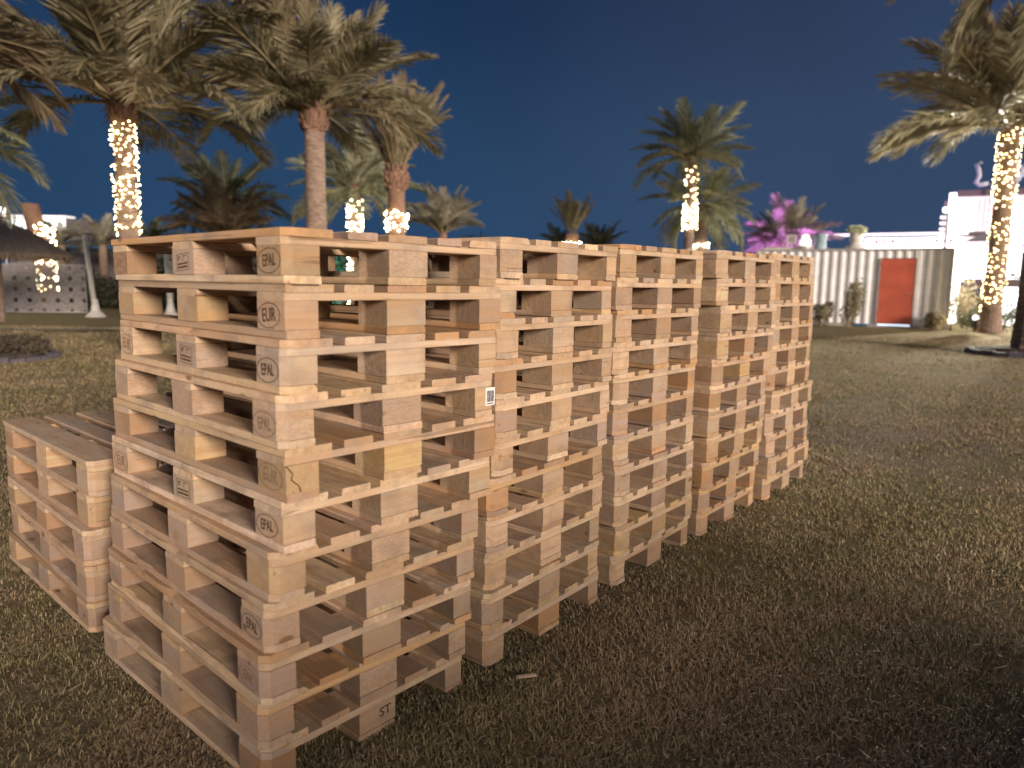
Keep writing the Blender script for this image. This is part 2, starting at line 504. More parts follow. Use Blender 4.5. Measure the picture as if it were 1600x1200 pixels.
# ------------------------------------------------------------------ pallets
def board_mesh(name, L, Wd, T, mat, seed, ch=(0, 0, 0, 0), rough=0.0, nst=15):
    """a plank along local x, centred in x and y, bottom at z=0; ch = corner cuts (start-left, start-right, end-left, end-right)"""
    rd = random.Random(seed)
    bev = .0022
    cs = max(ch)
    st = [0.0]
    if cs > 0: st.append(cs)
    for i in range(1, nst):
        s = L * i / nst
        if (cs == 0 or cs * 1.05 < s < L - cs * 1.05): st.append(s)
    if cs > 0: st.append(L - cs)
    st.append(L)
    bow = rd.uniform(-.0012, .0012); wave = [rd.uniform(-.0008, .0008) for _ in st]
    vs_, fs = [], []
    side = rd.choice((-1, 1))
    amp = [0.0] * len(st)
    for i in range(len(st)):
        amp[i] = max(0, mnoise.noise(Vector((st[i] * 7 + seed * 3.1, seed, 0))) * 1.6 + .15) * rough
    for i, s in enumerate(st):
        wl = wr = Wd / 2
        if ch[0] and s < ch[0]: wl -= ch[0] - s
        if ch[1] and s < ch[1]: wr -= ch[1] - s
        if ch[2] and s > L - ch[2]: wl -= ch[2] - (L - s)
        if ch[3] and s > L - ch[3]: wr -= ch[3] - (L - s)
        dz = 0
        e1, e2 = (amp[i] if side > 0 else 0), (amp[i] if side < 0 else 0)
        jl, jr = rd.uniform(-.0006, .0006), rd.uniform(-.0006, .0006)
        x = s - L / 2
        t = T + wave[i]*.5
        ring = [(-wl + bev + jl, 0), (wr - bev + jr, 0), (wr + jr, bev), (wr + jr - e1*.3, t - bev - e1*.5),
                (wr - bev + jr - e1, t), (-wl + bev + jl + e2, t), (-wl + jl + e2*.3, t - bev - e2*.5), (-wl + jl, bev)]
        for (y, z) in ring: vs_.append((x, y, z + dz))
    n = 8
    for i in range(len(st) - 1):
        for k in range(n):
            k2 = (k + 1) % n
            fs.append((i*n+k, (i+1)*n+k, (i+1)*n+k2, i*n+k2))
    fs.append(tuple(range(n)))
    fs.append(tuple((len(st)-1)*n + k for k in range(n))[::-1])
    me = bpy.data.meshes.new(name)
    me.from_pydata(vs_, [], fs)
    me.materials.append(mat)
    me.update()
    return me

def crack_block(name, L, Wd, T, mat, seed):
    """a block whose far face is split by a crooked crack: two bodies with a narrow gap"""
    mb = MB()
    pts = [(.012, 0), (.006, .25), (-.016, .5), (-.012, .72), (-.030, 1)]   # offset along y per height
    x0, x1 = -L/2, L/2
    y0, y1 = -Wd/2, Wd/2
    yc = .018
    for sgn in (0, 1):
        ring = []
        g = .0022
        for (o, t) in pts:
            ring.append((yc - o + (g if sgn else -g), t * T))
        edge = y1 if sgn else y0
        prof = ring + [(edge, T), (edge, 0)]
        if sgn == 0: prof = prof[::-1]
        k = len(prof)
        vs_ = [(x0, y, z) for (y, z) in prof] + [(x0 + .05, y, z) for (y, z) in prof]
        fs = [tuple(range(k)), tuple(range(2*k-1, k-1, -1))] + [(i, i+k, (i+1) % k + k, (i+1) % k) for i in range(k)]
        mb.add(vs_, fs)
    mb.box(x0 + .05, y0, 0, x1, y1, T)
    return mb.mesh(name, mat)

NV = 5
T1, TB = .022, .078
C0 = .022
lib = {}
for v in range(NV):
    for ch in (0, 1):
        c = C0 if ch else 0
        for rg, ra in (('s', .003), ('r', .017)):
            # y-long boards are laid by rotating local x onto +y: local +y becomes -x (outer left is local +y at x=0 side)
            lib['deck_edge_a', v, ch, rg] = board_mesh('deck_board', 1.2, .145, T1, M['wood'], v*11+1+ch, (0, c, 0, c), ra, 22)
            lib['deck_edge_b', v, ch, rg] = board_mesh('deck_board', 1.2, .145, T1, M['wood'], v*11+2+ch, (c, 0, c, 0), ra, 22)
            lib['bot_a', v, ch, rg] = board_mesh('bottom_board', 1.2, .1, T1, M['wood'], v*11+3+ch, (0, c, 0, c), ra, 22)
            lib['bot_b', v, ch, rg] = board_mesh('bottom_board', 1.2, .1, T1, M['wood'], v*11+4+ch, (c, 0, c, 0), ra, 22)
            lib['cross', v, ch, rg] = board_mesh('cross_board', .8, .145, T1, M['wood'], v*11+5+ch, (0, 0, 0, 0), ra*.6, 15)
            lib['cross_f', v, ch, rg] = board_mesh('cross_board', .8, .145, T1, M['wood'], v*11+6+ch, (c, 0, c, 0), ra*.6, 15)
            lib['cross_b', v, ch, rg] = board_mesh('cross_board', .8, .145, T1, M['wood'], v*11+7+ch, (0, c, 0, c), ra*.6, 15)
        for mt in ('wood', 'chip'):
            for cn, cc in (('fl', (c, 0, 0, 0)), ('fr', (0, 0, c, 0)), ('bl', (0, c, 0, 0)), ('br', (0, 0, 0, c))):
                lib['block100', cn, v, ch, mt] = board_mesh('block', .1, .145, TB, M[mt], v*11+8, cc, 0, 3)
    lib['deck_mid', v] = board_mesh('deck_board', 1.2, .1, T1, M['wood'], v*11+9, rough=.006, nst=20)
    lib['deck_mid145', v] = board_mesh('deck_board', 1.2, .145, T1, M['wood'], v*11+10, rough=.006, nst=20)
    lib['bot_mid', v] = board_mesh('bottom_board', 1.2, .145, T1, M['wood'], v*11+12, rough=.005, nst=20)
    for mt in ('wood', 'chip'):
        lib['block145', v, mt] = board_mesh('block', .145, .145, TB, M[mt], v*11+13, nst=3)
        lib['block100m', v, mt] = board_mesh('block', .1, .145, TB, M[mt], v*11+14, nst=3)

def clean_end_chamfer(me):  # stations shorter than the block: keep
    return me

# stamps -----------------------------------------------------------
def text_mesh(txt, size, depth=.0003):
    cu = bpy.data.curves.new('t', 'FONT')
    cu.body = txt; cu.size = size; cu.extrude = depth; cu.align_x = 'CENTER'; cu.align_y = 'CENTER'
    cu.resolution_u = 3
    cu.offset = size * .012
    o = bpy.data.objects.new('t', cu)
    COL.objects.link(o)
    dg = bpy.context.evaluated_depsgraph_get()
    dg.update()
    me = bpy.data.meshes.new_from_object(o.evaluated_get(dg))
    bpy.data.objects.remove(o)
    return me
def stamp_mesh(txt):
    tm = text_mesh(txt, .040 if len(txt) > 3 else .045)
    bm = bmesh.new(); bm.from_mesh(tm)
    for v in bm.verts:
        v.co.x *= .80 if len(txt) > 3 else .9
        v.co.y *= 1.15
    n = 44
    a, b_, w = .060, .0345, .0023
    outer = [bm.verts.new(((a)*math.cos(2*PI*k/n), b_*math.sin(2*PI*k/n), .0003)) for k in range(n)]
    inner = [bm.verts.new(((a-w)*math.cos(2*PI*k/n), (b_-w)*math.sin(2*PI*k/n), .0003)) for k in range(n)]
    for k in range(n):
        bm.faces.new((outer[k], outer[(k+1) % n], inner[(k+1) % n], inner[k]))
    me = bpy.data.meshes.new('stamp'); bm.to_mesh(me); bm.free()
    me.materials.clear(); me.materials.append(M['ink'])
    return me
M['ink2'] = plain('faint_burnt_stamp', (.26, .165, .10), .9, vary=.5, scale=60)
ST_EPAL, ST_EUR = stamp_mesh('EPAL'), stamp_mesh('EUR')
ST_EPALF, ST_EURF = ST_EPAL.copy(), ST_EUR.copy()
for q_ in (ST_EPALF, ST_EURF): q_.materials.clear(); q_.materials.append(M['ink2'])
tm = text_mesh('ST', .046); tm.materials.clear(); tm.materials.append(M['ink']); ST_ST = tm
def ippc_mesh():
    mb = MB()
    def bar(x0, y0, x1, y1): mb.box(x0, y0, 0, x1, y1, .0003)
    w = .0016
    bar(-.045, -.028, .045, -.028 + w); bar(-.045, .028 - w, .045, .028)
    bar(-.045, -.028, -.045 + w, .028); bar(.045 - w, -.028, .045, .028)
    rd = random.Random(3)
    for row, (yy, hh) in enumerate(((-.020, .007), (-.008, .006))):   # illegible lines of small stamped marks
        x = -.038
        while x < .036:
            ww = rd.uniform(.0015, .004); bar(x, yy, x + ww, yy + hh); x += ww + rd.uniform(.0012, .003)
    bar(-.034, .006, -.030, .021); bar(-.030, .017, -.016, .021); bar(-.030, .010, -.020, .0125)
    bar(.004, .006, .006, .021); bar(.006, .0185, .028, .021)
    return mb.mesh('stamp', M['ink'])
ST_IPPC = ippc_mesh()
def knotmark():
    mb = MB()
    mb.lathe([(0.002, 0), (.014, .0002), (.016, .0003), (.012, .0004), (.002, .0004)], 14)
    return mb.mesh('stamp', M['ink'])

PALE = (.63, .485, .33); CREAM = (.70, .565, .405); TAN = (.54, .405, .27); ORNG = (.53, .33, .175)
GREY = (.49, .38, .295); BRWN = (.45, .30, .19); YELL = (.62, .46, .25); WHT = (.72, .60, .47); DUST = (.43, .34, .26)
TONES = {'p': [PALE, PALE, CREAM, TAN], 'o': [ORNG, BRWN, TAN, YELL], 'g': [GREY, DUST, TAN, GREY], 't': [TAN, TAN, PALE, BRWN],
         'y': [YELL, YELL, PALE, ORNG], 'w': [WHT, WHT, CREAM, GREY]}
TWORD = {'p': 'pale pine', 'o': 'orange-brown', 'g': 'greyish weathered', 't': 'tan', 'y': 'yellowish', 'w': 'whitish'}
def tone(rd, code, spread=.17):
    c = rd.choice(TONES[code])
    if rd.random() < .22: c = rd.choice([PALE, TAN, ORNG, GREY])
    k = 1 + rd.uniform(-spread, spread)
    return (c[0]*k, c[1]*k*(1+rd.uniform(-.03, .03)), c[2]*k*(1+rd.uniform(-.08, .08)))

def pallet(loc, rz, code, seed, label, group, blocks='p', chip=.35, cham=1, rough=False, stamps=None, crack=False, detail=True):
    rd = random.Random(seed)
    root = empty('wooden_pallet', loc, rz)
    tag(root, label, 'pallet', group)
    rg = 'r' if (rough or rd.random() < .3) else 's'
    v = lambda: rd.randrange(NV)
    j = lambda a: rd.uniform(-a, a)
    # local frame: x across the short side (0.8), y along the long side (1.2), origin at the centre of the base
    def Y(me, name, cx, z, jj=.004):   # a board laid along y
        return mesh_obj(name, me, root, (cx + j(.003), j(jj), z), (0, 0, PI/2 + j(.002)), tone(rd, code))
    z = 0
    Y(lib['bot_a', v(), cham, rg], 'bottom_board', -.35, z); Y(lib['bot_mid', v()], 'bottom_board', 0, z); Y(lib['bot_b', v(), cham, rg], 'bottom_board', .35, z)
    z = T1
    bl = {}
    for (iy, cy) in ((0, -.5275), (1, 0), (2, .5275)):
        for (ix, cx) in ((0, -.35), (1, 0), (2, .35)):
            mt = 'chip' if rd.random() < chip else 'wood'
            if ix == 1: me = lib['block145', v(), mt]
            elif iy == 1: me = lib['block100m', v(), mt]
            else:
                cn = {(0, 0): 'fl', (2, 0): 'fr', (0, 2): 'bl', (2, 2): 'br'}[(ix, iy)]
                me = lib['block100', cn, v(), cham, mt]
            o = mesh_obj('block', me, root, (cx + j(.0015), cy + j(.002), z), (0, 0, j(.006)), tuple(k_ * .88 for k_ in tone(rd, blocks)))
            if mt == 'chip':
                c = rd.choice([(.48, .365, .27), (.43, .32, .23), (.53, .395, .27)]); o.color = (*c, 1)
            bl[ix, iy] = o
    # the blocks are laid with local x along the short side; corner cuts face outwards
    z = T1 + TB
    for (cy, key) in ((-.5275, 'cross_f'), (0, 'cross'), (.5275, 'cross_b')):
        mesh_obj('cross_board', lib[key, v(), cham, rg], root, (j(.002), cy + j(.002), z), (0, 0, j(.002)), tuple(.55*a + .45*b for a, b in zip(tone(rd, code), CREAM if code not in 'og' else YELL)))
    z = 2 * T1 + TB
    Y(lib['deck_edge_a', v(), cham, rg], 'deck_board', -.3275, z)
    Y(lib['deck_mid', v()], 'deck_board', -.16375, z)
    Y(lib['deck_mid145', v()], 'deck_board', 0, z)
    Y(lib['deck_mid', v()], 'deck_board', .16375, z)
    Y(lib['deck_edge_b', v(), cham, rg], 'deck_board', .3275, z)
    if crack:
        o = bl[0, 0]
        o.data = CRACK; o.rotation_euler = (0, 0, PI/2)
    if stamps:
        for ix, iy, me, lab in stamps:
            if iy == 'front':       # on the short side, centre block
                s = mesh_obj('stamp', me, bl[1, 0], (.030, -.0735, .044), (PI/2, 0, 0))
            else:
                b_ = bl[0, iy]
                s = mesh_obj('stamp', me, b_, (-.0502 - .0006, (.010 if iy == 0 else (-.010 if iy == 2 else 0)), .038), (PI/2, 0, -PI/2))
                if crack and iy == 0: s.location = (.006, .0506, .038); s.rotation_euler = (PI/2, 0, PI)
            s['label'] = lab
            sc_ = rd.uniform(.88, 1.06); s.scale = (sc_, sc_, 1)
            s.rotation_euler.rotate_axis('Z', rd.uniform(-.09, .09))
    return root, bl

CRACK = crack_block('block', .145, .10, TB, M['wood'], 5)

POS = {1: (0.0, [(0.479,0.52,0.004),(0.494,0.533,-0.013),(0.476,0.513,-0.017),(0.455,0.512,-0.008),(0.458,0.52,0.006),(0.454,0.54,0.011),(0.438,0.557,0.002),(0.425,0.561,-0.007),(0.409,0.557,-0.01),(0.41,0.586,-0.002),(0.403,0.605,0.025)]),
 2: (0.028, [(1.326,0.626,0.08),(1.318,0.645,0.081),(1.322,0.635,0.08),(1.304,0.62,0.079),(1.307,0.63,0.091),(1.31,0.638,0.078),(1.27,0.631,0.086),(1.293,0.641,0.074),(1.285,0.646,0.081),(1.258,0.628,0.08),(1.267,0.629,0.074)]),
 3: (0.044, [(2.171,0.671,0.047),(2.162,0.674,0.042),(2.166,0.68,0.051),(2.161,0.678,0.038),(2.189,0.697,0.047),(2.196,0.703,0.054),(2.209,0.704,0.056),(2.207,0.692,0.058),(2.196,0.687,0.064),(2.209,0.688,0.068),(2.19,0.695,0.065)]),
 4: (0.054, [(3.027,0.651,0.043),(3.045,0.653,0.047),(3.068,0.644,0.061),(3.07,0.656,0.064),(3.063,0.67,0.052),(3.053,0.677,0.064),(3.065,0.68,0.058),(3.083,0.693,0.064),(3.063,0.7,0.056),(3.076,0.72,0.058),(3.09,0.732,0.058)]),
 5: (0.076, [(3.93,0.761,0.07),(3.938,0.752,0.069),(3.942,0.747,0.069),(3.951,0.747,0.069),(3.944,0.753,0.066),(3.952,0.752,0.062),(3.961,0.724,0.079),(3.929,0.736,0.061),(3.955,0.735,0.071),(3.963,0.72,0.073),(3.96,0.746,0.072)]),
 6: (0.015, [(0.41,1.91,0.009),(0.423,1.976,0.007),(0.4,1.935,-0.013),(0.399,1.919,-0.015),(0.396,1.955,0.003)])}
# board tone, block tone per pallet, top to bottom
CODES = {1: ['pt', 'to', 'pp', 'pg', 'to', 'pp', 'tg', 'pg', 'tg', 'gg', 'pt'],
         2: ['pt', 'yt', 'pt', 'tt', 'pp', 'pg', 'oo', 'tt', 'pt', 'pg', 'to'],
         3: ['pp', 'pt', 'tt', 'pp', 'pt', 'gg', 'ww', 'wg', 'pg', 'yy', 'tt'],
         4: ['pp', 'pp', 'pt', 'pt', 'to', 'pt', 'gg', 'yp', 'oo', 'oo', 'yo'],
         5: ['pt', 'pt', 'pp', 'tt', 'pt', 'tt', 'pt', 'ww', 'gg', 'gt', 'gg'],
         6: ['gt', 'tt', 'pt', 'gg', 'tt']}
ORD = ['topmost', 'second', 'third', 'fourth', 'fifth', 'sixth', 'seventh', 'eighth', 'ninth', 'tenth', 'bottom']
WHERE = {1: 'the nearest tall stack', 2: 'the second tall stack in the row', 3: 'the middle tall stack', 4: 'the fourth tall stack in the row',
         5: 'the farthest tall stack at right', 6: 'the low stack at left'}
STAMPS = {0: [(0, 0, ST_EPAL, 'EPAL stamp in an oval'), (0, 1, ST_IPPC, 'square stamp with small marks'), (0, 2, ST_EPALF, 'faint EPAL stamp in an oval')],
          1: [(0, 0, ST_EUR, 'EUR stamp in an oval')],
          2: [(0, 0, ST_EPAL, 'EPAL stamp in an oval'), (0, 1, ST_IPPC, 'square stamp with small marks'), (0, 2, ST_EURF, 'faint oval stamp')],
          3: [(0, 0, ST_EPALF, 'faint EPAL stamp in an oval')],
          4: [(0, 0, ST_EURF, 'faint EUR stamp in an oval')],
          5: [(0, 0, ST_EPAL, 'EPAL stamp in an oval'), (0, 1, ST_IPPC, 'square stamp with small marks'), (0, 2, ST_EURF, 'faint oval stamp')],
          7: [(0, 0, ST_EPAL, 'EPAL stamp in an oval')],
          8: [(0, 0, ST_EPALF, 'faint EPAL stamp in an oval')],
          10: [(1, 'front', ST_ST, 'ST stamp')]}
STAMPWORD = {0: 'EPAL corner stamp', 1: 'EUR corner stamp', 2: 'EPAL corner stamp', 3: 'EPAL corner stamp', 4: 'a cracked corner block', 5: 'sharp EPAL corner stamp',
             7: 'EPAL corner stamp', 8: 'faint EPAL corner stamp', 10: 'ST block stamp'}
for s, (z0, rows) in POS.items():
    n = len(rows)
    for k, (cx, cy, rz) in enumerate(rows):
        bc, kc = CODES[s][k]
        zz = z0 + (n - 1 - k) * .144 + .0004 * (n - 1 - k)
        name = ORD[k] if k < n - 1 else 'bottom'
        extra = ''
        if s == 1 and k in STAMPWORD: extra = ' with ' + STAMPWORD[k]
        lab = f"{TWORD[bc]} pallet{extra}, {name} of {WHERE[s]}"
        if name in ('second', 'third', 'fourth', 'fifth', 'sixth', 'seventh', 'eighth', 'ninth', 'tenth'):
            lab = f"{TWORD[bc]} pallet{extra}, {name} from top of {WHERE[s]}"
        rough = (s == 1 and k >= 6) or (s == 6)
        cham = 0 if (s == 1 and k in (1, 4, 5)) else 1
        root, bl = pallet((cx, cy, zz), rz, bc, s * 100 + k, lab, 'wooden pallets in the low stack' if s == 6 else 'wooden pallets in the tall stacks', kc,
                          chip=.0 if (s == 1 and k in (1, 4, 5, 10)) else (.9 if s == 1 and k in (3, 9) else .3),
                          cham=cham, rough=rough, stamps=STAMPS.get(k) if s == 1 else None, crack=(s == 1 and k == 4))
        if s == 1 and k == 3:
            # white bar code sticker on the right corner block, short side
            b_ = bl[2, 0]
            mb = MB(); mb.box(-.022, -.0003, -.030, .022, .0003, .030)
            stk = mb.build('sticker', M['sticker'], b_, (.020, -.0736, .044), (0, 0, 0))
            stk['label'] = 'white bar code sticker'
            # bars, printed on the sticker itself
            mb = MB(); x = -.016; rd = random.Random(9)
            vs0 = []
            while x < .015:
                w_ = rd.choice((.0008, .0012, .0020)); mb.box(x, -.0008, -.018, x + w_, -.0004, .020); x += w_ + rd.choice((.0009, .0013))
            x = -.015
            while x < .015:
                mb.box(x, -.0008, -.026, x + .0022, -.0004, -.0215); x += .0031
            mb.cur = 0
            me = mb.mesh('bars', M['black'])
            # join print and paper in one mesh
            me2 = stk.data
            bm = bmesh.new(); bm.from_mesh(me2); nf = len(bm.faces); bm.from_mesh(me)
            bm.faces.ensure_lookup_table()
            for fce in bm.faces[nf:]: fce.material_index = 1
            bm.to_mesh(me2); bm.free(); me2.materials.append(M['black'])

# a torn splinter under the top board of the nearest stack
# a pale wood chip lying in the grass
wc = gspot(822, 3.0)
P = spot(823, 1057, 1.0) - CAM
t_ = (gz(.6, -.6) + .03 - CAM.z) / P.z
wp = CAM + P * t_
mb = MB(); mb.bevbox(-.038, -.009, 0, .038, .008, .006, .002)
o = mb.build('wood_splinter', M['wood'], None, (wp.x, wp.y, wp.z), (R(8), R(5), R(-25)), color=CREAM)
tag(o, 'small pale wood splinter lying in the grass by the second stack', 'splinter')

# ------------------------------------------------------------------ palms
def frond_mesh(name, mat, L=1.0, droop=.5, pairs=62, leaf=.30, seed=0, stiff=.5, bare=.14):
    rd = random.Random(seed)
    mb = MB()
    n = 12
    pts = []
    # the stem bends downwards along its length
    x = z = 0; a = 0
    for i in range(n + 1):
        t = i / n
        pts.append(Vector((x, 0, z)))
        a = -droop * (t ** 1.5) * 1.3
        x += L / n * math.cos(a); z += L / n * math.sin(a)
    def at(t):
        f_ = t * n; i = min(int(f_), n - 1); return pts[i].lerp(pts[i+1], f_ - i), (pts[i+1] - pts[i]).normalized()
    mb.cur = 1
    mb.tube(pts, [.012 * L * (1 - .85 * i / n) + .0015 for i in range(n + 1)], 4)
    mb.cur = 0
    for i in range(pairs):
        t = bare + (1 - bare) * (i + .5) / pairs
        p, d_ = at(t)
        ll = leaf * L * (math.sin(PI * min(1, (t - bare) / (1 - bare) * .86 + .10)) ** .6) * rd.uniform(.8, 1.1)
        for sd_ in (-1, 1):
            fw_ang = R(rd.uniform(28, 58)) - t * .25
            up = rd.uniform(-.05, .55) * (1 - t * .5)
            dirv = (d_ * math.cos(fw_ang) + Vector((0, sd_ * math.sin(fw_ang), 0)) + Vector((0, 0, up * .7))).normalized()
            side = dirv.cross(Vector((0, 0, 1))).normalized()
            w = ll * .022 + .0026 * L
            p1 = p + dirv * ll * .55
            p2 = p1 + (dirv + Vector((0, 0, -rd.uniform(.15, 1.1) * (1 - stiff)))).normalized() * ll * .45
            wv = (side + Vector((0, 0, rd.uniform(-.9, .9)))).normalized() * w
            mb.add([p - wv * .5, p + wv * .5, p1 + wv, p1 - wv, p2], [(0, 1, 2, 3), (3, 2, 4)])
    return mb.mesh(name, [mat, M['rachis']])

FR = {}
for key, mt in (('olive', 'fr_olive'), ('green', 'fr_green'), ('dry', 'fr_dry'), ('grey', 'fr_grey'), ('dark', 'fr_dark')):
    for q, dr_ in enumerate((.2, .5, .85)):
        FR[key, q] = frond_mesh('frond', M[mt], 1.0, dr_, 96 if key == 'olive' else 76, .29, q + 5, .45)

def trunk_mesh(H_, r0, r1, boots=True, seed=0, mat='trunk', lean=(0, 0), flare=1.25, bumps=.06):
    rd = random.Random(seed)
    n = 18; rings = int(H_ / .045)
    vs_, fs = [], []
    for i in range(rings + 1):
        t = i / rings; z = t * H_
        r = r0 + (r1 - r0) * t
        r *= 1 + (flare - 1) * math.exp(-z / .35)
        cx, cy = lean[0] * t * t, lean[1] * t * t
        for k in range(n):
            g = 2 * PI * k / n
            # diamond pattern of leaf bases
            ph = (z / .16 + (k % 2) * .5 + .15*math.sin(k*2.3)) % 1.0
            b = bumps * (1 - ph) * (1 if (k % 2 == 0) else .8)
            rr = r * (1 + b + rd.uniform(-.02, .02))
            vs_.append((cx + rr * math.cos(g), cy + rr * math.sin(g), z))
    for i in range(rings):
        for k in range(n):
            k2 = (k+1) % n
            fs.append((i*n+k, i*n+k2, (i+1)*n+k2, (i+1)*n+k))
    fs.append(tuple((rings)*n + k for k in range(n)))
    me = bpy.data.meshes.new('trunk'); me.from_pydata(vs_, [], fs); me.materials.append(M[mat]); me.update()
    return me

def boots_mesh(r, H_, seed=0):
    """cut leaf bases bulging below the crown"""
    rd = random.Random(seed); mb = MB()
    mb.lathe([(r*.95, 0), (r*1.2, H_*.25), (r*1.35, H_*.55), (r*1.2, H_*.85), (r*.7, H_*1.05)], 16)
    n = 46
    for i in range(n):
        t = i / n; z = H_ * (.02 + .85 * t); g = i * 2.39996
        rr = r * (1.0 + .32 * math.sin(PI * min(1, t + .2)))
        u = Vector((math.cos(g), math.sin(g), 0)); w = Vector((-math.sin(g), math.cos(g), 0))
        p = u * rr + Vector((0, 0, z)); L = rd.uniform(.07, .15) * (1 + t)
        tip = p + u * L * .45 + Vector((0, 0, L))
        a, b = r * .22, r * .13
        vs_ = [p - w*a, p + w*a, p + w*a - u*.04, p - w*a - u*.04, tip - w*b, tip + w*b, tip + w*b - u*.04, tip - w*b - u*.04]
        mb.add(vs_, [(0, 1, 5, 4), (4, 5, 6, 7), (1, 2, 6, 5), (3, 0, 4, 7), (0, 3, 2, 1)])
    return mb.mesh('leaf_bases', M['trunkred'])

def palm(px, d, ytop, label, w_px, kind='olive', nf=34, fl=3.0, elo=-25, ehi=80, seed=0, top_boots=True, trunkmat='trunk', lean=(0, 0),
         tied=False, group='date palms round the lawn', white_base=0, yaw_lim=None, flscale=1, name='date_palm'):
    rd = random.Random(seed)
    b = gspot(px, d)
    H_ = zat(px, ytop, d) - b.z
    r = w_px / 2 / FPX * d
    root = empty(name, b); tag(root, label, 'palm tree', group)
    bh = .55 if top_boots else .2
    tr = mesh_obj('trunk', trunk_mesh(H_, r * 1.12, r * .95, seed=seed, mat=trunkmat, lean=lean), root)
    topc = Vector((lean[0], lean[1], H_))
    if top_boots:
        mesh_obj('leaf_bases', boots_mesh(r * .98, bh, seed), root, (topc.x, topc.y, H_ - bh * .55))
    if white_base:
        mb = MB(); rr = r * 1.26
        mb.lathe([(rr*1.06, 0), (rr, .3), (rr*.96, white_base)], 18)
        mb.build('painted_band', M['trunkwhite'], root, smooth=True)
    for i in range(nf):
        t = (i + .5) / nf
        az = i * 2.39996 + rd.uniform(-.25, .25)
        el = R(ehi + (elo - ehi) * (t ** .85)) + rd.uniform(-.1, .1)
        q = 0 if t < .3 else (1 if t < .75 else 2)
        if tied: q = rd.choice((0, 0, 1))
        L = fl * rd.uniform(.82, 1.08) * (.8 if t < .12 else 1)
        roll = rd.uniform(-.5, .5)
        rot = Matrix.Rotation(az, 4, 'Z') @ Matrix.Rotation(-el, 4, 'Y') @ Matrix.Rotation(roll, 4, 'X')
        o = mesh_obj('frond', FR[kind, q], root, (topc.x + math.cos(az) * r * .4, topc.y + math.sin(az) * r * .4, topc.z + (0.1 if top_boots else .0) * t), rot.to_euler())
        wid = (.45 if tied else 1.0)
        o.scale = (L, L * wid, L * wid)
    return root, b, H_, r

def string_lights(b, r, z0, z1, n, label, hot=False, size=.026, seed=0, turns=None):
    rd = random.Random(seed)
    root = empty('string_lights', b); tag(root, label, 'string lights', 'warm string lights wound round palm trunks')
    H_ = z1 - z0
    turns = turns or max(4, int(H_ / .13))
    mb = MB(); pts = []
    N_ = turns * 14
    for i in range(N_ + 1):
        t = i / N_; g = t * turns * 2 * PI
        pts.append((r * 1.2 * math.cos(g), r * 1.2 * math.sin(g), z0 + H_ * t))
    mb.tube(pts, .004, 4)
    mb.build('wire', M['wire'], root)
    mb = MB()
    for i in range(n):
        t = (i + rd.uniform(-.4, .4)) / n; t = min(1, max(0, t))
        g = t * turns * 2 * PI + rd.uniform(-.3, .3)
        zz = z0 + H_ * t + rd.uniform(-.09, .09)
        if mnoise.noise(Vector((g * .45, zz * 2.5, seed * 7.0))) < -.28 + (0 if not hot else -.3): continue
        rr = r * 1.24 + rd.uniform(0, .03)
        s_ = size * rd.uniform(.65, 1.15)
        cx, cy = rr * math.cos(g), rr * math.sin(g)
        hx = s_ * rd.uniform(1, 1.7)
        tx, ty = -math.sin(g) * hx, math.cos(g) * hx
        ux, uy = math.cos(g) * s_ * .8, math.sin(g) * s_ * .8
        mb.add([(cx+tx, cy+ty, zz), (cx-tx, cy-ty, zz), (cx+ux, cy+uy, zz), (cx-ux, cy-uy, zz), (cx, cy, zz+s_*.8), (cx, cy, zz-s_*.8)],
               [(0, 2, 4), (2, 1, 4), (1, 3, 4), (3, 0, 4), (2, 0, 5), (1, 2, 5), (3, 1, 5), (0, 3, 5)])
    o = mb.build('bulb', M['bulbhot' if hot else 'bulb'], root)
    o['kind'] = 'stuff'
    return root

# near palm at upper left with lights on the trunk
root, b, H_, r = palm(205, 13.5, 178, 'big olive date palm with warm lights on its trunk, left behind the nearest stack', 27, 'olive', 38, 3.3, 4, 84, 1)
string_lights(b, r, zat(205, 366, 13.5) - b.z, zat(205, 202, 13.5) - b.z, 340, 'warm lights wound round the big palm trunk above the nearest stack', size=.017, seed=1)
# unlit palm right of it
palm(496, 14.0, 190, 'big olive date palm with bare unlit trunk behind the nearest stack', 30, 'olive', 38, 2.4, 4, 84, 2)
# off-frame palms whose fronds reach in
palm(-165, 10.5, 60, 'date palm left of the view reaching brownish fronds into the top left corner', 38, 'dry', 30, 2.6, -5, 75, 3, group='date palms at the edges')
palm(-115, 12.5, 215, 'low date palm whose single drooping frond enters at the left edge', 34, 'green', 18, 2.2, -20, 60, 31, group='date palms at the edges')
# tied palm with upright bundled fronds
root, b, H_, r = palm(620, 18, 283, 'palm with tied upright brown fronds and a short band of lights', 26, 'dry', 26, 2.3, 58, 88, 4, tied=True, trunkmat='trunkred')
for i in range(10):
    rd = random.Random(i + 40)
    az = rd.uniform(-2.4, .4); rot = Matrix.Rotation(az, 4, 'Z') @ Matrix.Rotation(-R(rd.uniform(62, 80)), 4, 'Y')
    o = mesh_obj('frond', FR['olive', rd.choice((1, 1, 2))], root, (0, 0, H_), rot.to_euler()); o.scale = (2.1, 1.4, 1.4)
string_lights(b, r, zat(620, 364, 18) - b.z, zat(620, 334, 18) - b.z, 60, 'short band of warm lights on the tied palm', hot=True, size=.036, seed=2, turns=4)
# green palm between them, brightly wrapped
root, b, H_, r = palm(556, 25, 303, 'green palm with a brightly lit trunk between the unlit palm and the tied palm', 18, 'green', 44, 2.3, -15, 80, 5)
string_lights(b, r, .4, zat(556, 315, 25) - b.z, 220, 'bright dense lights on the short trunk seen between two palms', hot=True, size=.05, seed=3)
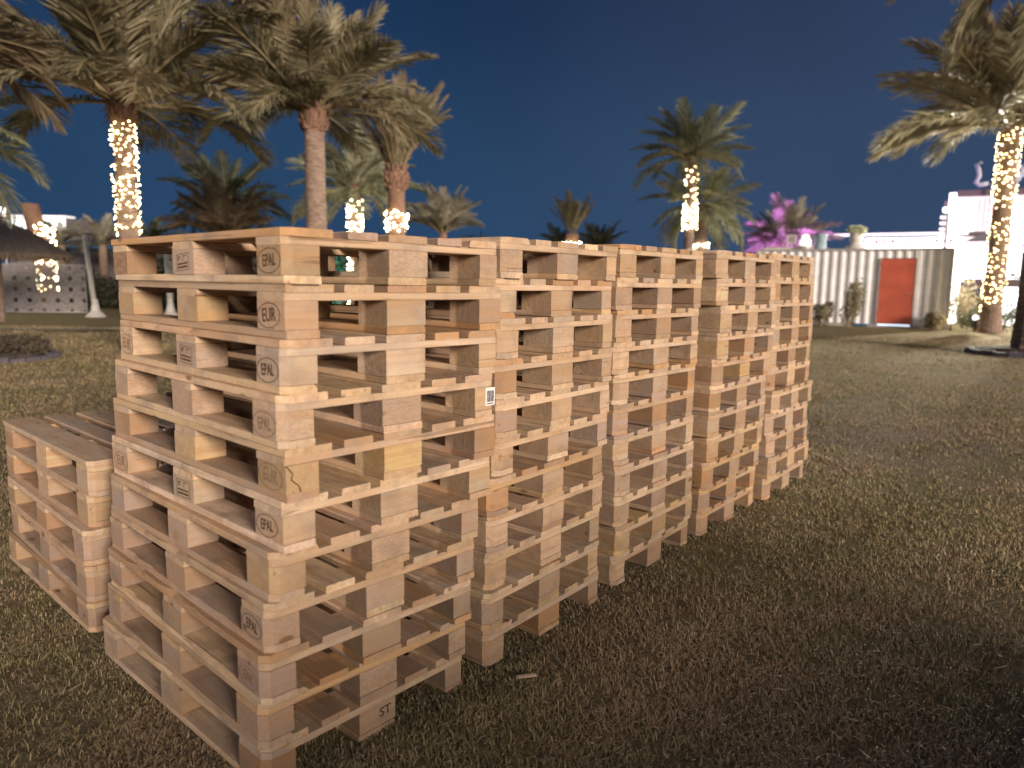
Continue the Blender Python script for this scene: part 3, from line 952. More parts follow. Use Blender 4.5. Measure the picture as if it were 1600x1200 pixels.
# pale small fan
palm(692, 21, 366, 'small pale grey palm with fan of stiff fronds', 12, 'grey', 36, 1.35, 30, 86, 6, trunkmat='trunkred', top_boots=False, group='young palms behind the stacks')
# brown fan with dark green crown behind
palm(352, 19, 378, 'young brownish palm with upright fronds behind the nearest stack', 24, 'dry', 30, 1.65, 30, 86, 7, tied=False, top_boots=False, group='young palms behind the stacks')
palm(358, 24, 318, 'dark green palm behind the young brownish palm', 20, 'dark', 36, 1.9, -25, 80, 8)
# tall palm of the middle
root, b, H_, r = palm(1073, 25, 252, 'green palm with sparse lights and white painted lower trunk in mid distance', 14, 'green', 36, 2.05, -6, 84, 9, top_boots=False, white_base=2.55)
string_lights(b, r, zat(1073, 320, 25) - b.z, zat(1073, 266, 25) - b.z, 40, 'sparse upper lights on the mid distance palm', size=.038, seed=4, turns=6)
string_lights(b, r*1.15, zat(1073, 358, 25) - b.z, zat(1073, 322, 25) - b.z, 110, 'dense lower lights on the mid distance palm', hot=True, size=.036, seed=5, turns=9)
root, b, H_, r = palm(1092, 27, 322, 'drooping olive palm behind the mid distance palm', 16, 'green', 36, 2.1, -38, 62, 10, top_boots=False)
string_lights(b, r*1.1, zat(1092, 388, 27) - b.z, zat(1092, 383, 27) - b.z, 24, 'one turn of lights on the drooping palm', hot=True, size=.05, seed=6, turns=1)
# small ones on the horizon
root, b, H_, r = palm(892, 27, 366, 'small palm with tied upright fronds above the second stack', 20, 'olive', 28, 1.45, 56, 88, 11, tied=True, trunkmat='trunkred', top_boots=False, group='young palms behind the stacks')
string_lights(b, r*1.1, zat(892, 386, 27) - b.z, zat(892, 380, 27) - b.z, 22, 'one turn of lights on the small tied palm', hot=True, size=.05, seed=7, turns=1)
palm(934, 29, 392, 'little dark green palm beside the small tied palm', 14, 'dark', 22, 1.3, 20, 84, 12, top_boots=False, group='young palms behind the stacks')
palm(872, 30, 385, 'little dim green palm left of the small tied palm', 12, 'dark', 18, 1.0, 10, 80, 32, top_boots=False, group='young palms behind the stacks')
# palm lit purple from below
rootp, bp_, Hp, rp = palm(1225, 33, 385, 'palm lit purple from below behind the container', 16, 'grey', 60, 2.2, 0, 86, 13, top_boots=False)
# big palm at right with lights
root, b, H_, r = palm(1553, 22, 205, 'tall date palm with lights down its whole trunk at right', 25, 'olive', 42, 4.0, 6, 82, 14, top_boots=False)
string_lights(b, r, zat(1553, 486, 22) - b.z, zat(1553, 212, 22) - b.z, 540, 'warm lights wound round the tall palm trunk at right', size=.022, seed=8)
# trunk at the right edge
palm(1618, 15, -60, 'date palm at the right edge, only its dark trunk foot in view', 40, 'olive', 30, 3.2, -28, 80, 15, group='date palms at the edges')
# short lit stump at left
b = gspot(74, 27.5)
root = empty('palm_stump', b); tag(root, 'leaning headless palm stump wound with lights behind the white screen', 'palm tree')
Hs = zat(58, 320, 27.5) - b.z
mesh_obj('trunk', trunk_mesh(Hs, .27, .30, seed=21, mat='trunkred', lean=(-.33, .36), flare=1.0), root)
string_lights(b, .26, zat(74, 457, 27.5) - b.z, zat(68, 352, 27.5) - b.z, 170, 'lights on the leaning palm stump behind the white screen', hot=True, size=.048, seed=22)

# far small palms / shrubs lit yellowish, left
for i, (px, d, yt, fl_, lab) in enumerate(((98, 34, 384, 1.5, 'low feathery palm behind the hut roof'), (163, 33, 384, 1.6, 'low feathery palm left of the nearest stack top'),
                                       (240, 34, 378, 1.6, 'low dark palm right of the lit trunk, far left'))):
    palm(px, d, yt, lab, 12, 'grey' if i < 2 else 'dark', 22, fl_, 5, 80, 50 + i, top_boots=False, group='low far palms')

# ------------------------------------------------------------------ leafy masses
def leaf_mass(name, mat, blobs, n, leaf, seed, parent=None):
    rd = np.random.default_rng(seed); vs_ = []; per = n // len(blobs)
    for (c, rad) in blobs:
        u = rd.normal(size=(per, 3)); u /= np.linalg.norm(u, axis=1)[:, None]
        rr = rd.uniform(.45, 1.08, (per, 1)) ** .6
        P_ = np.array(c) + u * rr * np.array(rad)
        a = rd.normal(size=(per, 3)); a /= np.linalg.norm(a, axis=1)[:, None]
        b_ = np.cross(a, rd.normal(size=(per, 3))); b_ /= np.linalg.norm(b_, axis=1)[:, None]
        s_ = leaf * rd.uniform(.6, 1.4, (per, 1))
        vs_.append(np.stack([P_ - b_*s_*.35, P_ + a*s_, P_ + b_*s_*.35, P_ - a*s_], 1).reshape(-1, 3))
    V_ = np.concatenate(vs_); V_[:, 2] = np.maximum(V_[:, 2], .01)
    k = len(V_) // 4
    me = bpy.data.meshes.new(name)
    me.from_pydata(V_.tolist(), [], (np.arange(k)[:, None]*4 + np.arange(4)).tolist())
    me.materials.append(M[mat])
    return mesh_obj(name, me, parent)

def shrub(px, d, w, h_, label, mat='fr_dark', n=2500, seed=0, leaf=.07, group=None, name='shrub', cat='shrub', nb=5):
    rd = random.Random(seed)
    b = gspot(px, d); root = empty(name, b); tag(root, label, cat, group)
    blobs = []
    for i in range(nb):
        blobs.append(((rd.uniform(-.5, .5) * w, rd.uniform(-.5, .5) * w, h_ * rd.uniform(.35, .68)), (w * .38, w * .38, h_ * rd.uniform(.25, .36))))
    blobs.append(((0, 0, h_ * .25), (w * .5, w * .5, h_ * .28)))
    leaf_mass('foliage', mat, blobs, n, leaf, seed, root)
    mb = MB()
    for i in range(4):
        a = i * 1.7 + rd.uniform(0, 1)
        mb.tube([(0, 0, 0), (.1*w*math.cos(a), .1*w*math.sin(a), h_*.3), (.3*w*math.cos(a), .3*w*math.sin(a), h_*.7)], [.03, .025, .01], 6)
    mb.build('stem', M['trunk'], root)
    return root, b
# trees on the horizon behind the stacks
for i, (px, d, w, h_, lab, mt) in enumerate(((530, 31, 2.6, 3.1, 'teal lit bush between the unlit trunk and the bright trunk', 'fr_dark'),
     (600, 32, 2.6, 3.2, 'teal lit bush behind the bright wrapped trunk', 'fr_dark'),
     (668, 33, 2.8, 3.1, 'dark bush right of the tied palm', 'fr_dark'),
     (775, 36, 3.4, 3.6, 'dark tree crown above the nearest stack, right part', 'fr_dark'),
     (835, 38, 2.6, 2.9, 'low dark bush above the second stack', 'fr_dark'),
     (430, 30, 2.2, 2.7, 'dark bush left of the unlit trunk', 'fr_dark'),
     (290, 32, 2.6, 2.9, 'dark bush between the two left palms', 'fr_dark'))):
    shrub(px, d, w, h_, lab, mt, 3000, 60 + i, .12, 'dark bushes behind the stacks')
# hedge behind the screen at left
hb = gspot(150, 31); 
rooth = empty('hedge', hb); tag(rooth, 'dark clipped hedge behind the white screen', 'hedge')
hd = (gspot(-100, 31) - gspot(420, 31)).normalized()
leaf_mass('foliage', 'fr_dark', [((hd.x*t, hd.y*t, .7 + .1*math.sin(t*3)), (.9, .9, .75)) for t in np.arange(-8, 8.1, .8)], 16000, .10, 77, rooth)

# teal uplight and purple uplight: small lamps on the ground
def uplight(px, d, col, power, aim, label, size=1.0, off=(0, 0)):
    b = gspot(px, d); b.x += off[0]; b.y += off[1]
    root = empty('garden_uplight', b); tag(root, label, 'uplight', 'coloured garden uplights')
    mb = MB(); mb.lathe([(.07, 0), (.08, .05), (.08, .16), (.10, .20)], 12); mb.build('housing', M['black'], root)
    mb = MB(); mb.lathe([(.088, .202), (.088, .206)], 12)
    mb.build('lens', plain('lens_' + label[:4], col, emit=col, estr=6), root)
    ld = bpy.data.lights.new('uplight_beam', 'SPOT'); ld.energy = power; ld.color = col; ld.spot_size = R(110); ld.spot_blend = .8; ld.shadow_soft_size = .08
    lo = bpy.data.objects.new('beam', ld); COL.objects.link(lo); lo.parent = root; lo.location = (0, 0, .25)
    dvv = (Vector(aim) - (b + Vector((0, 0, .25))))
    lo.rotation_euler = dvv.to_track_quat('-Z', 'Y').to_euler()
    return root
uplight(1262, 30.5, (.72, .28, 1.0), 1700, (bp_.x, bp_.y, bp_.z + Hp + .9), 'purple uplight right of the palm behind the container')  # second purple lamp, added to carry the colour across the crown
uplight(1192, 29.3, (.74, .20, 1.0), 3600, (bp_.x, bp_.y, bp_.z + Hp + .6), 'purple uplight at the foot of the palm behind the container')
tg = gspot(560, 31)
uplight(545, 27.5, (.05, .75, .70), 1300, (tg.x, tg.y, 2.2), 'teal uplight in front of the bushes behind the nearest stack')

# ------------------------------------------------------------------ shipping container with red door
A = Vector((25.68, 3.84, 0)); dirC = Vector((-.2, .98, 0)).normalized(); nrm = Vector((.98, .2, 0)).normalized()
zc = .17
root = empty('shipping_container', (A.x, A.y, zc), math.atan2(dirC.y, dirC.x)); tag(root, 'white corrugated shipping container with a red door', 'container')
# local x runs along the long side away to the left, local -y is away from camera
LC, DC, HC = 6.06, 2.44, zat(1478, 388, 23.3) - zc
def corr(x0, x1, z0, z1, y=0, depth=.036, pitch=.28):
    mb = MB(); xs_ = []; x = x0; st_ = [(.30, 0), (.20, depth), (.30, depth), (.20, 0)]
    prof = [(x0, 0)]
    while x < x1 - 1e-6:
        for (w_, dd) in ((.28, 0), (.20, -depth), (.32, -depth), (.20, 0)):
            x = min(x1, x + w_ * pitch); prof.append((x, dd))
            if x >= x1: break
    vs_ = [(px_, y + d_, z0) for px_, d_ in prof] + [(px_, y + d_, z1) for px_, d_ in prof]
    k = len(prof)
    mb.add(vs_, [(i, i+1, i+1+k, i+k) for i in range(k-1)])
    return mb
door_x0 = 1.03; door_w = 1.02; door_h = 2.12
sgn = -1 if True else 1
rb = .12
# facing side: local y=0 plane faces -nrm ; local y axis = rot90(dirC) = (-.98,-.2) => towards the camera
corr(.08, door_x0 - .04, rb, HC - .06).build('side_panel', M['cont'], root)
corr(door_x0 + door_w + .04, LC - .08, rb, HC - .06).build('side_panel', M['cont'], root)
corr(door_x0 - .04, door_x0 + door_w + .04, door_h + .17, HC - .06).build('side_panel', M['cont'], root)
for xx in (0, LC - .08):
    for (ya, yb) in ((-.10, .03), (-DC, -DC + .12)):
        mb = MB(); mb.box(xx, ya, 0, xx + .08, yb, HC); mb.build('corner_post', M['rail'], root)
mb = MB(); mb.box(.085, -.06, HC - .058, LC - .085, .034, HC + .005); mb.build('top_rail', M['rail'], root)
mb = MB(); mb.box(.085, -.06, 0, LC - .085, .038, rb - .005); mb.build('bottom_rail', M['rail'], root)
mb = MB(); mb.box(.0, -DC, HC - .05, LC, -.065, HC - .003); mb.build('roof', M['cont'], root)
mb = MB(); mb.box(.01, -DC + .125, .05, .05, -.105, HC - .06); mb.build('end_wall', M['white'], root)
mb = MB(); mb.box(LC - .05, -DC + .125, .05, LC - .01, -.105, HC - .06); mb.build('end_wall', M['cont'], root)
mb = MB(); mb.box(.09, -DC, .05, LC - .09, -DC + .04, HC - .06); mb.build('back_wall', M['cont'], root)
mb = MB(); mb.box(.06, -DC + .13, .06, LC - .06, -.11, .10); mb.build('floor_panel', M['rail'], root)
mb = MB(); mb.bevbox(door_x0, -.02, .15, door_x0 + door_w, .035, .15 + door_h, .008); dd = mb.build('door', M['red'], root)
mb = MB(); mb.tube([(door_x0 + .09, .04, 1.15), (door_x0 + .09, .075, 1.15), (door_x0 + .20, .075, 1.15)], .012, 8); mb.build('handle', M['steel'], dd)
for hz_ in (.4, 1.25, 2.05):
    mb = MB(); mb.bevbox(door_x0 + door_w - .09, .034, hz_, door_x0 + door_w + .02, .052, hz_ + .09, .004); mb.build('hinge', M['red'], dd)
mb = MB()
for q_ in range(5): mb.bevbox(door_x0 + .3, .034, 1.75 + q_*.06, door_x0 + .72, .044, 1.78 + q_*.06, .002)
lv = mb.build('vent', M['red'], dd); lv['kind'] = 'stuff'
mb = MB()
mb.box(door_x0 - .04, -.03, .12, door_x0 - .003, .045, door_h + .17); mb.box(door_x0 + door_w + .003, -.03, .12, door_x0 + door_w + .04, .045, door_h + .17)
mb.build('door_frame', M['rail'], root)
mb = MB(); mb.box(door_x0 + .03, .04, .085, door_x0 + door_w - .03, .052, .135)
mb.build('sill_light', plain('sill_led', (.6, .7, .9), emit=(.75, .85, 1), estr=1.3), root)
# blue crate stub under the wall
bb = root.matrix_basis @ Vector((door_x0 + door_w + .45, .12, -.0))
mb = MB(); mb.bevbox(-.22, -.08, 0, .22, .08, .09, .01)
tag(mb.build('blue_crate', plain('blue_plastic', (.05, .13, .24)), None, (bb.x, bb.y, gz(bb.x, bb.y) + .03), (0, 0, math.atan2(dirC.y, dirC.x))), 'small blue tray on the grass beside the red door', 'tray')
bpy.context.view_layer.update()
MC = root.matrix_world.copy()
def onroof(x, y, z=0): return MC @ Vector((x, y, HC + .007 + z))
# things on the container roof
def rooftop(name, px, label, cat, fn, y=-.35):
    # x along the roof from the pixel column
    best = min(np.arange(-.5, 6.6, .02), key=lambda q: abs(project_x(MC @ Vector((q, y, HC))) - px))
    r_ = empty(name, onroof(best, y), math.atan2(dirC.y, dirC.x)); tag(r_, label, cat)
    fn(r_)
def project_x(p):
    dlt = p - CAM
    return 800 + FPX * dlt.dot(RT) / dlt.dot(FW)
def f_sign(r_):
    mb = MB()
    for s_ in (-1, 1): mb.box(s_*.13 - .02, -.02, 0, s_*.13 + .02, .02, .52)
    mb.box(-.11, -.02, .46, .11, .02, .52); mb.box(-.11, -.02, .22, .11, .02, .27)
    mb.build('frame', M['white'], r_)
    mb = MB(); mb.box(-.11, -.01, .272, .11, .01, .458); mb.build('seat_back', M['steel'], r_)
rooftop('white_chair', 1236, 'small white upright chair frame on the container roof', 'chair', f_sign)
def f_pot(r_):
    mb = MB(); mb.lathe([(.14, 0), (.19, .12), (.2, .3), (.15, .38), (.12, .5), (.05, .53)], 16); mb.build('body', M['lampsoft'], r_, smooth=True)
    mb = MB(); mb.lathe([(.24, 0), (.25, .06), (.24, .12)], 16, (0, 0, -.001)); mb.build('base', M['steel'], r_)
rooftop('white_lantern', 1257, 'round white lantern on a grey base on the container roof', 'lantern', f_pot)
def f_drum(r_):
    mb = MB(); mb.lathe([(.17, 0), (.19, .05), (.20, .4), (.22, .43), (.22, .50), (.18, .52)], 16); mb.build('body', M['bluebin'], r_, smooth=True)
    mb = MB(); mb.tube([(.22, 0, .45), (.33, 0, .42), (.36, 0, .3)], .02, 6); mb.build('handle', M['bluebin'], r_)
rooftop('blue_drum', 1281, 'pale blue plastic drum on the container roof', 'drum', f_drum)
def f_plant(r_):
    mb = MB(); mb.lathe([(.34, 0), (.36, .04), (.22, .16), (.17, .2), (.2, .25), (.22, .5), (.18, .52)], 16); mb.build('pot', M['white'], r_, smooth=True)
    leaf_mass('foliage', 'fr_green', [((0, 0, .62), (.3, .3, .16))], 260, .07, 9, r_)
rooftop('potted_plant', 1336, 'white pot with a small green plant on the container roof', 'plant', f_plant)
def f_tray(r_):
    mb = MB(); mb.bevbox(-.6, -.2, 0, .6, .2, .07, .015); mb.build('lid', M['white'], r_)
    mb = MB(); mb.box(-.5, -.15, .072, .5, .15, .1); mb.build('cushion', M['steel'], r_)
rooftop('white_slab', 1222, 'flat white slab lying at the left end of the container roof', 'slab', f_tray, -.5)

# climbing plants and bushes against the container
for i, (px, d, w, h_, lab, mt) in enumerate(((1328, 23.4, .55, 1.75, 'tall scraggly grey-green plant against the container', 'fr_olive'),
        (1285, 24.0, .5, .9, 'low shrub by the left part of the container', 'fr_olive'),
        (1508, 24.5, 1.1, 1.7, 'olive bush between the container and the lit palm', 'fr_olive'),
        (1462, 22.9, .5, .6, 'small shrub at the right foot of the container', 'fr_olive'),
        (1574, 23.5, .9, 1.0, 'low dark bush at the foot of the tall lit palm', 'fr_dark'),
        (1530, 23.0, .8, .8, 'low dark bush left of the tall lit palm foot', 'fr_dark'))):
    shrub(px, d, w, h_, lab, mt, 1300, 90 + i, .055, 'shrubs by the container')
for i, (px, py, lab) in enumerate(((1491, 501, 'small round garden lamp left of the olive bush'), (1529, 497, 'small round garden lamp at the foot of the olive bush'))):
    b = gspot(px, 22.6); zz = zat(px, py, 22.6)
    r_ = empty('garden_lamp', b); tag(r_, lab, 'lamp', 'round garden lamps')
    mb = MB(); mb.tube([(0, 0, -.02), (0, 0, zz - b.z - .06)], .02, 8); mb.build('stem', M['black'], r_)
    mb = MB(); mb.lathe([(.02, -.07), (.08, -.04), (.09, 0), (.06, .06), (.02, .075)], 12, (0, 0, zz - b.z)); mb.build('globe', M['lampwhite'] if i else M['bulb'], r_, smooth=True)

# ------------------------------------------------------------------ lit two-storey venue at right
D = 36.0
def vp(px, py, d=D): return spot(px, py, d)
o0 = gspot(1468, D)
ray = (o0 - CAM); ray.z = 0; ray.normalize()
axx = Vector((ray.y, -ray.x, 0))
rot = math.atan2(axx.y, axx.x)
root = empty('venue_building', (o0.x, o0.y, o0.z), rot); tag(root, 'brightly lit white two-storey venue behind the right palm', 'building')
def sx(px):
    k = (px - 800) / FPX; dlt = o0 - CAM
    return (k * dlt.dot(FW) - dlt.dot(RT)) / (axx.dot(RT) - k * axx.dot(FW))
mpp = (sx(1520) - sx(1468)) / 52
zf = lambda py: zat(1520, py, D) - o0.z
def vbox(mb, px0, px1, py0, py1, y0, y1): mb.box(sx(px0), y0, zf(py1), sx(px1), y1, zf(py0))
# upper storey
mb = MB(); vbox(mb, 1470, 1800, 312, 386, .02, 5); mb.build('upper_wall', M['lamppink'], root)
mb = MB(); vbox(mb, 1478, 1805, 303, 311.7, -.35, 5.2); mb.build('roof', M['roofband'], root)
mb = MB(); vbox(mb, 1466, 1477, 306, 386, -.30, .0); mb.build('corner_light_column', M['lampwhite'], root)
for (a, b_) in ((1480, 1508), (1562, 1582), (1612, 1640)):
    mb = MB(); vbox(mb, a, b_, 326, 368, -.05, .01)
    w_ = mb.build('window', M['lampwhite'], root)
    mb = MB(); vbox(mb, a - 1.5, a - .1, 324, 370, -.08, .01); vbox(mb, b_ + .1, b_ + 1.5, 324, 370, -.08, .01); mb.build('frame', M['white'], w_)
for a in (1513, 1521, 1529, 1537, 1588, 1596):
    mb = MB(); vbox(mb, a, a + 1.2, 316, 362, -.03, .012); mb.build('wall_batten', M['roofband'], root)
mb = MB(); vbox(mb, 1486, 1560, 364, 372, -.10, .0); mb.build('balcony_rail', M['roofband'], root)
for k in range(4):
    mb = MB(); vbox(mb, 1455, 1467, 340 + k*9, 343.5 + k*9, -.2, .2); mb.build('side_louvre', M['lampsoft'], root)
mb = MB(); vbox(mb, 1459, 1465.8, 316, 380, .25, .9); mb.build('side_wall', M['roofband'], root)
# canopy and ground floor, closer
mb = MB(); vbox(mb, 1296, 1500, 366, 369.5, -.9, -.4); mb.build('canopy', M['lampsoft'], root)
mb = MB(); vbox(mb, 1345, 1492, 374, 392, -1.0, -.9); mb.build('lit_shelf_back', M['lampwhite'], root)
rd = random.Random(4)
for k in range(12):
    a = 1352 + k * 11 + rd.uniform(-2, 2); w_ = rd.uniform(2, 7)
    mb = MB(); vbox(mb, a, a + w_, 376.5 + rd.uniform(0, 2), 381 + rd.uniform(0, 2), -1.2, -1.06); mb.build('shelf_item', M[rd.choice(['darkred', 'roofband', 'steel', 'black'])], root)
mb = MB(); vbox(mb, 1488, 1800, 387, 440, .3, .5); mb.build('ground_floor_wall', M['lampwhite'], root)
mb = MB(); vbox(mb, 1500, 1800, 436, 452, -.3, .2); mb.build('terrace_front', M['roofband'], root)
mb = MB(); mb.add([( (1500-1468)*mpp, -1.5, zf(381)), ((1562-1468)*mpp, -1.5, zf(381)), ((1562-1468)*mpp, -.2, zf(366)), ((1530-1468)*mpp, -.2, zf(366)),
                   ( (1500-1468)*mpp, -1.5, zf(382)), ((1562-1468)*mpp, -1.5, zf(382)), ((1562-1468)*mpp, -.2, zf(367)), ((1530-1468)*mpp, -.2, zf(367))],
                  [(0,1,2,3), (7,6,5,4), (0,4,5,1), (1,5,6,2), (2,6,7,3), (3,7,4,0)]); mb.build('awning', M['wallgrey'], root)
for k in range(16):
    a = 1492 + k * 8.5
    mb = MB(); vbox(mb, a, a + .7, 400, 436, -.25, -.2); mb.build('rail_post', M['steel'], root)
mb = MB(); vbox(mb, 1490, 1640, 398.4, 400, -.26, -.19); mb.build('handrail', M['steel'], root)
mb = MB(); vbox(mb, 1490, 1640, 412, 413, -.26, -.19); mb.build('handrail', M['steel'], root)
for k in range(14):
    a = 1494 + rd.uniform(0, 110); y_ = rd.choice([405, 421, 427, 432])
    mb = MB(); vbox(mb, a, a + rd.uniform(2, 9), y_, y_ + rd.uniform(2, 7), -.05 + rd.uniform(-.02, .08), .22); mb.build('terrace_item', M[rd.choice(['steel', 'bluebin', 'roofband', 'wallgrey'])], root)
# white lit box by the palm foot
bq = gspot(1581, 27)
mb = MB(); wq = 36 / FPX * 27; mb.bevbox(-wq/2, -.4, 0, wq/2, .4, zat(1581, 449, 27) - bq.z, .03)
tag(mb.build('lit_counter', M['lampwhite'], None, (bq.x, bq.y, bq.z), (0, 0, rot)), 'glowing white counter right of the tall lit palm', 'counter')
# white lit wall strip behind the container end
bq = gspot(1489, 27.5); wq = 17 / FPX * 27.5
mb = MB(); mb.box(-wq/2, -.1, 0, wq/2, .1, zat(1489, 384, 27.5) - bq.z)
tag(mb.build('lit_wall_panel', M['lampwhite'], None, (bq.x, bq.y, bq.z), (0, 0, rot)), 'tall glowing white wall panel at the right end of the container', 'wall panel')
# wavy tube figure above the roof
b = vp(1557, 303, 34); r_ = empty('neon_figure', (b.x, b.y, o0.z), rot); tag(r_, 'dim wavy tube figures with a blue bar above the venue roof', 'neon sign')
def wig(px0, pts):
    return [((px - 1557) * 34 / FPX, 0, zat(1557, py, 34) - o0.z) for px, py in pts]
mb = MB(); mb.tube(wig(0, [(1533, 252), (1527, 256), (1530, 264), (1532, 274), (1528, 284), (1534, 288), (1545, 286)]), .10, 8); mb.build('tube', M['neon'], r_, smooth=True)
mb = MB(); mb.tube(wig(0, [(1573, 250), (1580, 262), (1588, 268), (1583, 282), (1581, 296), (1576, 302)]), .12, 8); mb.build('tube', M['neon'], r_, smooth=True)
mb = MB(); mb.tube(wig(0, [(1594, 250), (1590, 262), (1586, 276)]), .11, 8); mb.build('tube', M['neon'], r_, smooth=True)
mb = MB(); mb.tube(wig(0, [(1566, 276), (1576, 275), (1590, 277)]), .04, 8); mb.build('bar', M['neonblue'], r_)
mb = MB(); mb.tube(wig(0, [(1550, 286), (1550, 440)]), .05, 6); mb.tube(wig(0, [(1578, 300), (1578, 440)]), .05, 6); mb.build('post', M['steel'], r_)

# ------------------------------------------------------------------ left: thatched hut, white screen, poles, walls
dh = 21.5
b = gspot(-2, dh)
root = empty('thatched_hut', b); tag(root, 'thatched round sunshade roof at the left edge', 'hut')
ze = zat(40, 401, dh) - b.z; zt = zat(0, 338, dh) - b.z
Rr = 105 / FPX * dh
prof = [(Rr, ze), (Rr*.985, ze + .07), (Rr*.70, ze + (zt-ze)*.36), (Rr*.42, ze + (zt-ze)*.68), (Rr*.17, ze + (zt-ze)*.86), (.12, ze + (zt-ze)*.93)]
mb = MB(); mb.lathe(prof, 40, jitter=.015); mb.build('roof', M['thatch'], root)
mb = MB(); mb.lathe([(.2, zt - .14), (.24, zt - .05), (.16, zt + .05), (.03, zt + .08)], 14); mb.build('roof_cap', M['thatch'], root)
mb = MB(); mb.tube([(0, 0, 0), (0, 0, zt - .2)], .09, 10); mb.build('pole', M['trunk'], root)
mb = MB()
for i in range(120):
    a = 2 * PI * i / 120; rr = Rr * random.uniform(.96, 1.0)
    l_ = random.uniform(.06, .16)
    c_, s_ = math.cos(a), math.sin(a)
    mb.add([(rr*c_ - s_*.05, rr*s_ + c_*.05, ze + .03), (rr*c_ + s_*.05, rr*s_ - c_*.05, ze + .03), (rr*c_*1.01 + s_*.02, rr*s_*1.01 - c_*.02, ze - l_), (rr*c_*1.01 - s_*.03, rr*s_*1.01 + c_*.03, ze - l_*.8)], [(0, 1, 2, 3)])
fr_ = mb.build('fringe', M['thatch'], root)
# glowing lamp near the roof peak
bl_ = spot(4, 328, 60)
r_ = empty('street_lamp', (bl_.x, bl_.y, 0)); tag(r_, 'bright white street lamp far behind the hut peak', 'street lamp')
mb = MB(); mb.tube([(0, 0, 0), (0, 0, bl_.z - .2)], .08, 8); mb.build('pole', M['steel'], r_)
mb = MB(); mb.lathe([(.1, -.25), (.32, -.1), (.34, .1), (.1, .22)], 14, (0, 0, bl_.z)); mb.build('lamp_head', M['lampwhite'], r_, smooth=True)

# white pierced screen
ds = 27.0
p1 = gspot(132, ds); p0 = gspot(-120, ds - .9)
ax_ = (p0 - p1); ax_.z = 0; Ls = ax_.length; ax_.normalize(); rs_ = math.atan2(ax_.y, ax_.x)
root = empty('pierced_screen', p1, rs_); tag(root, 'white screen panel pierced with a geometric pattern, on a brown plinth', 'screen')
zb, zt_ = zat(60, 486, ds) - p1.z, zat(60, 415, ds) - p1.z
cell = .028
nxc, nzc = int(Ls / cell), int((zt_ - zb) / cell)
mb = MB()
sp = 19.8 / FPX * ds; spz = 17 / FPX * ds
vid = {}
def vv(i, j, y):
    k = (i, j, y)
    if k not in vid:
        vid[k] = len(vid); vlist.append((i * cell, y, zb + j * cell))
    return vid[k]
vlist, flist = [], []
for i in range(nxc):
    for j in range(nzc):
        x = (i + .5) * cell; z = (j + .5) * cell
        # round holes on a grid, with a finer slotted star pattern between
        off = 0
        gx = ((x + off) / sp + .45) % 1 - .5; gzz = (z / spz + .5) % 1 - .5
        if (gx * sp) ** 2 + (gzz * spz) ** 2 < .0068: continue
        w1 = (x * 1.3 + z * 2.2 + .05 * math.sin(x * 9)) / .15 % 1
        w2 = (x * 1.3 - z * 2.2 + .05 * math.sin(z * 11)) / .15 % 1
        if w1 < .2 and w2 > .3 and (i * 7 + j * 3) % 4: continue
        if w2 < .12 and w1 > .5 and (i + j) % 3: continue
        flist.append((vv(i, j, 0), vv(i+1, j, 0), vv(i+1, j+1, 0), vv(i, j+1, 0)))
me = bpy.data.meshes.new('lattice'); me.from_pydata(vlist, [], flist); me.materials.append(M['screen'])
lat_o = mesh_obj('lattice', me, root)
sm = lat_o.modifiers.new('thickness', 'SOLIDIFY'); sm.thickness = .02; sm.offset = 0
mb = MB(); mb.box(-.03, -.03, zt_, Ls, .03, zt_ + .05); mb.box(-.03, -.03, zb - .05, Ls, .03, zb); mb.box(-.03, -.028, zb + .001, .0, .028, zt_ - .001); mb.build('frame', M['white'], root)
mb = MB(); mb.box(0, -.06, 0, Ls, .06, zb - .055); mb.build('plinth', M['plinth'], root)

# white poles with flared feet
def pole(px_b, py_b, px_t, py_t, d_, label):
    b = gspot(px_b, d_); top = spot(px_t, py_t, d_)
    r_ = empty('white_pole', b); tag(r_, label, 'pole', 'white poles on the far left lawn')
    tp = top - b
    mb = MB(); mb.tube([(0, 0, .04), tp], [.085, .075], 12); mb.build('shaft', M['white'], r_, smooth=True)
    mb = MB()
    mb.lathe([(.33, 0), (.33, .025), (.15, .20), (.10, .50), (.087, .6)], 8); mb.build('flared_foot', M['white'], r_)
    return r_, tp
pole(146, 500, 132, 368, 24.7, 'white pole with flared foot left of the nearest stack')
r_, tp = pole(264, 500, 258, 380, 24.9, 'white pole seen through the gaps of the nearest stack')
ps = gspot(272, 25.2)
root = empty('notice_board', (ps.x, ps.y, ps.z), rs_ + PI); tag(root, 'small white notice board seen through the top gap of the nearest stack', 'notice board')
mb = MB(); mb.box(-.25, -.02, 1.45, .3, .02, 1.9); mb.build('board', M['white'], root)
mb = MB(); mb.tube([(-.1, 0, 0), (-.1, 0, 1.45)], .03, 8); mb.tube([(.2, 0, 0), (.2, 0, 1.45)], .03, 8); mb.build('leg', M['white'], root)

# long low building behind with a blue roof edge
db = 36
p1 = gspot(82, db); p0 = gspot(470, db + 1)
ax_ = (p0 - p1); ax_.z = 0; Lb = ax_.length; ax_.normalize(); rb_ = math.atan2(ax_.y, ax_.x)
root = empty('low_building', p1, rb_); tag(root, 'long low grey building with a pale blue roof edge', 'building')
z1, z2 = zat(130, 388, db) - p1.z, zat(130, 376, db) - p1.z
mb = MB(); mb.box(0, 0, 0, Lb, 4, z1); mb.build('wall', M['wallgrey'], root)
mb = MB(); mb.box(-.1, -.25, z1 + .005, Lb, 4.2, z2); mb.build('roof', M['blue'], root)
for k in range(6):
    mb = MB(); mb.box(1 + k * 2, -.04, .8, 2 + k * 2, .02, 1.7); mb.build('window', M['black'], root)

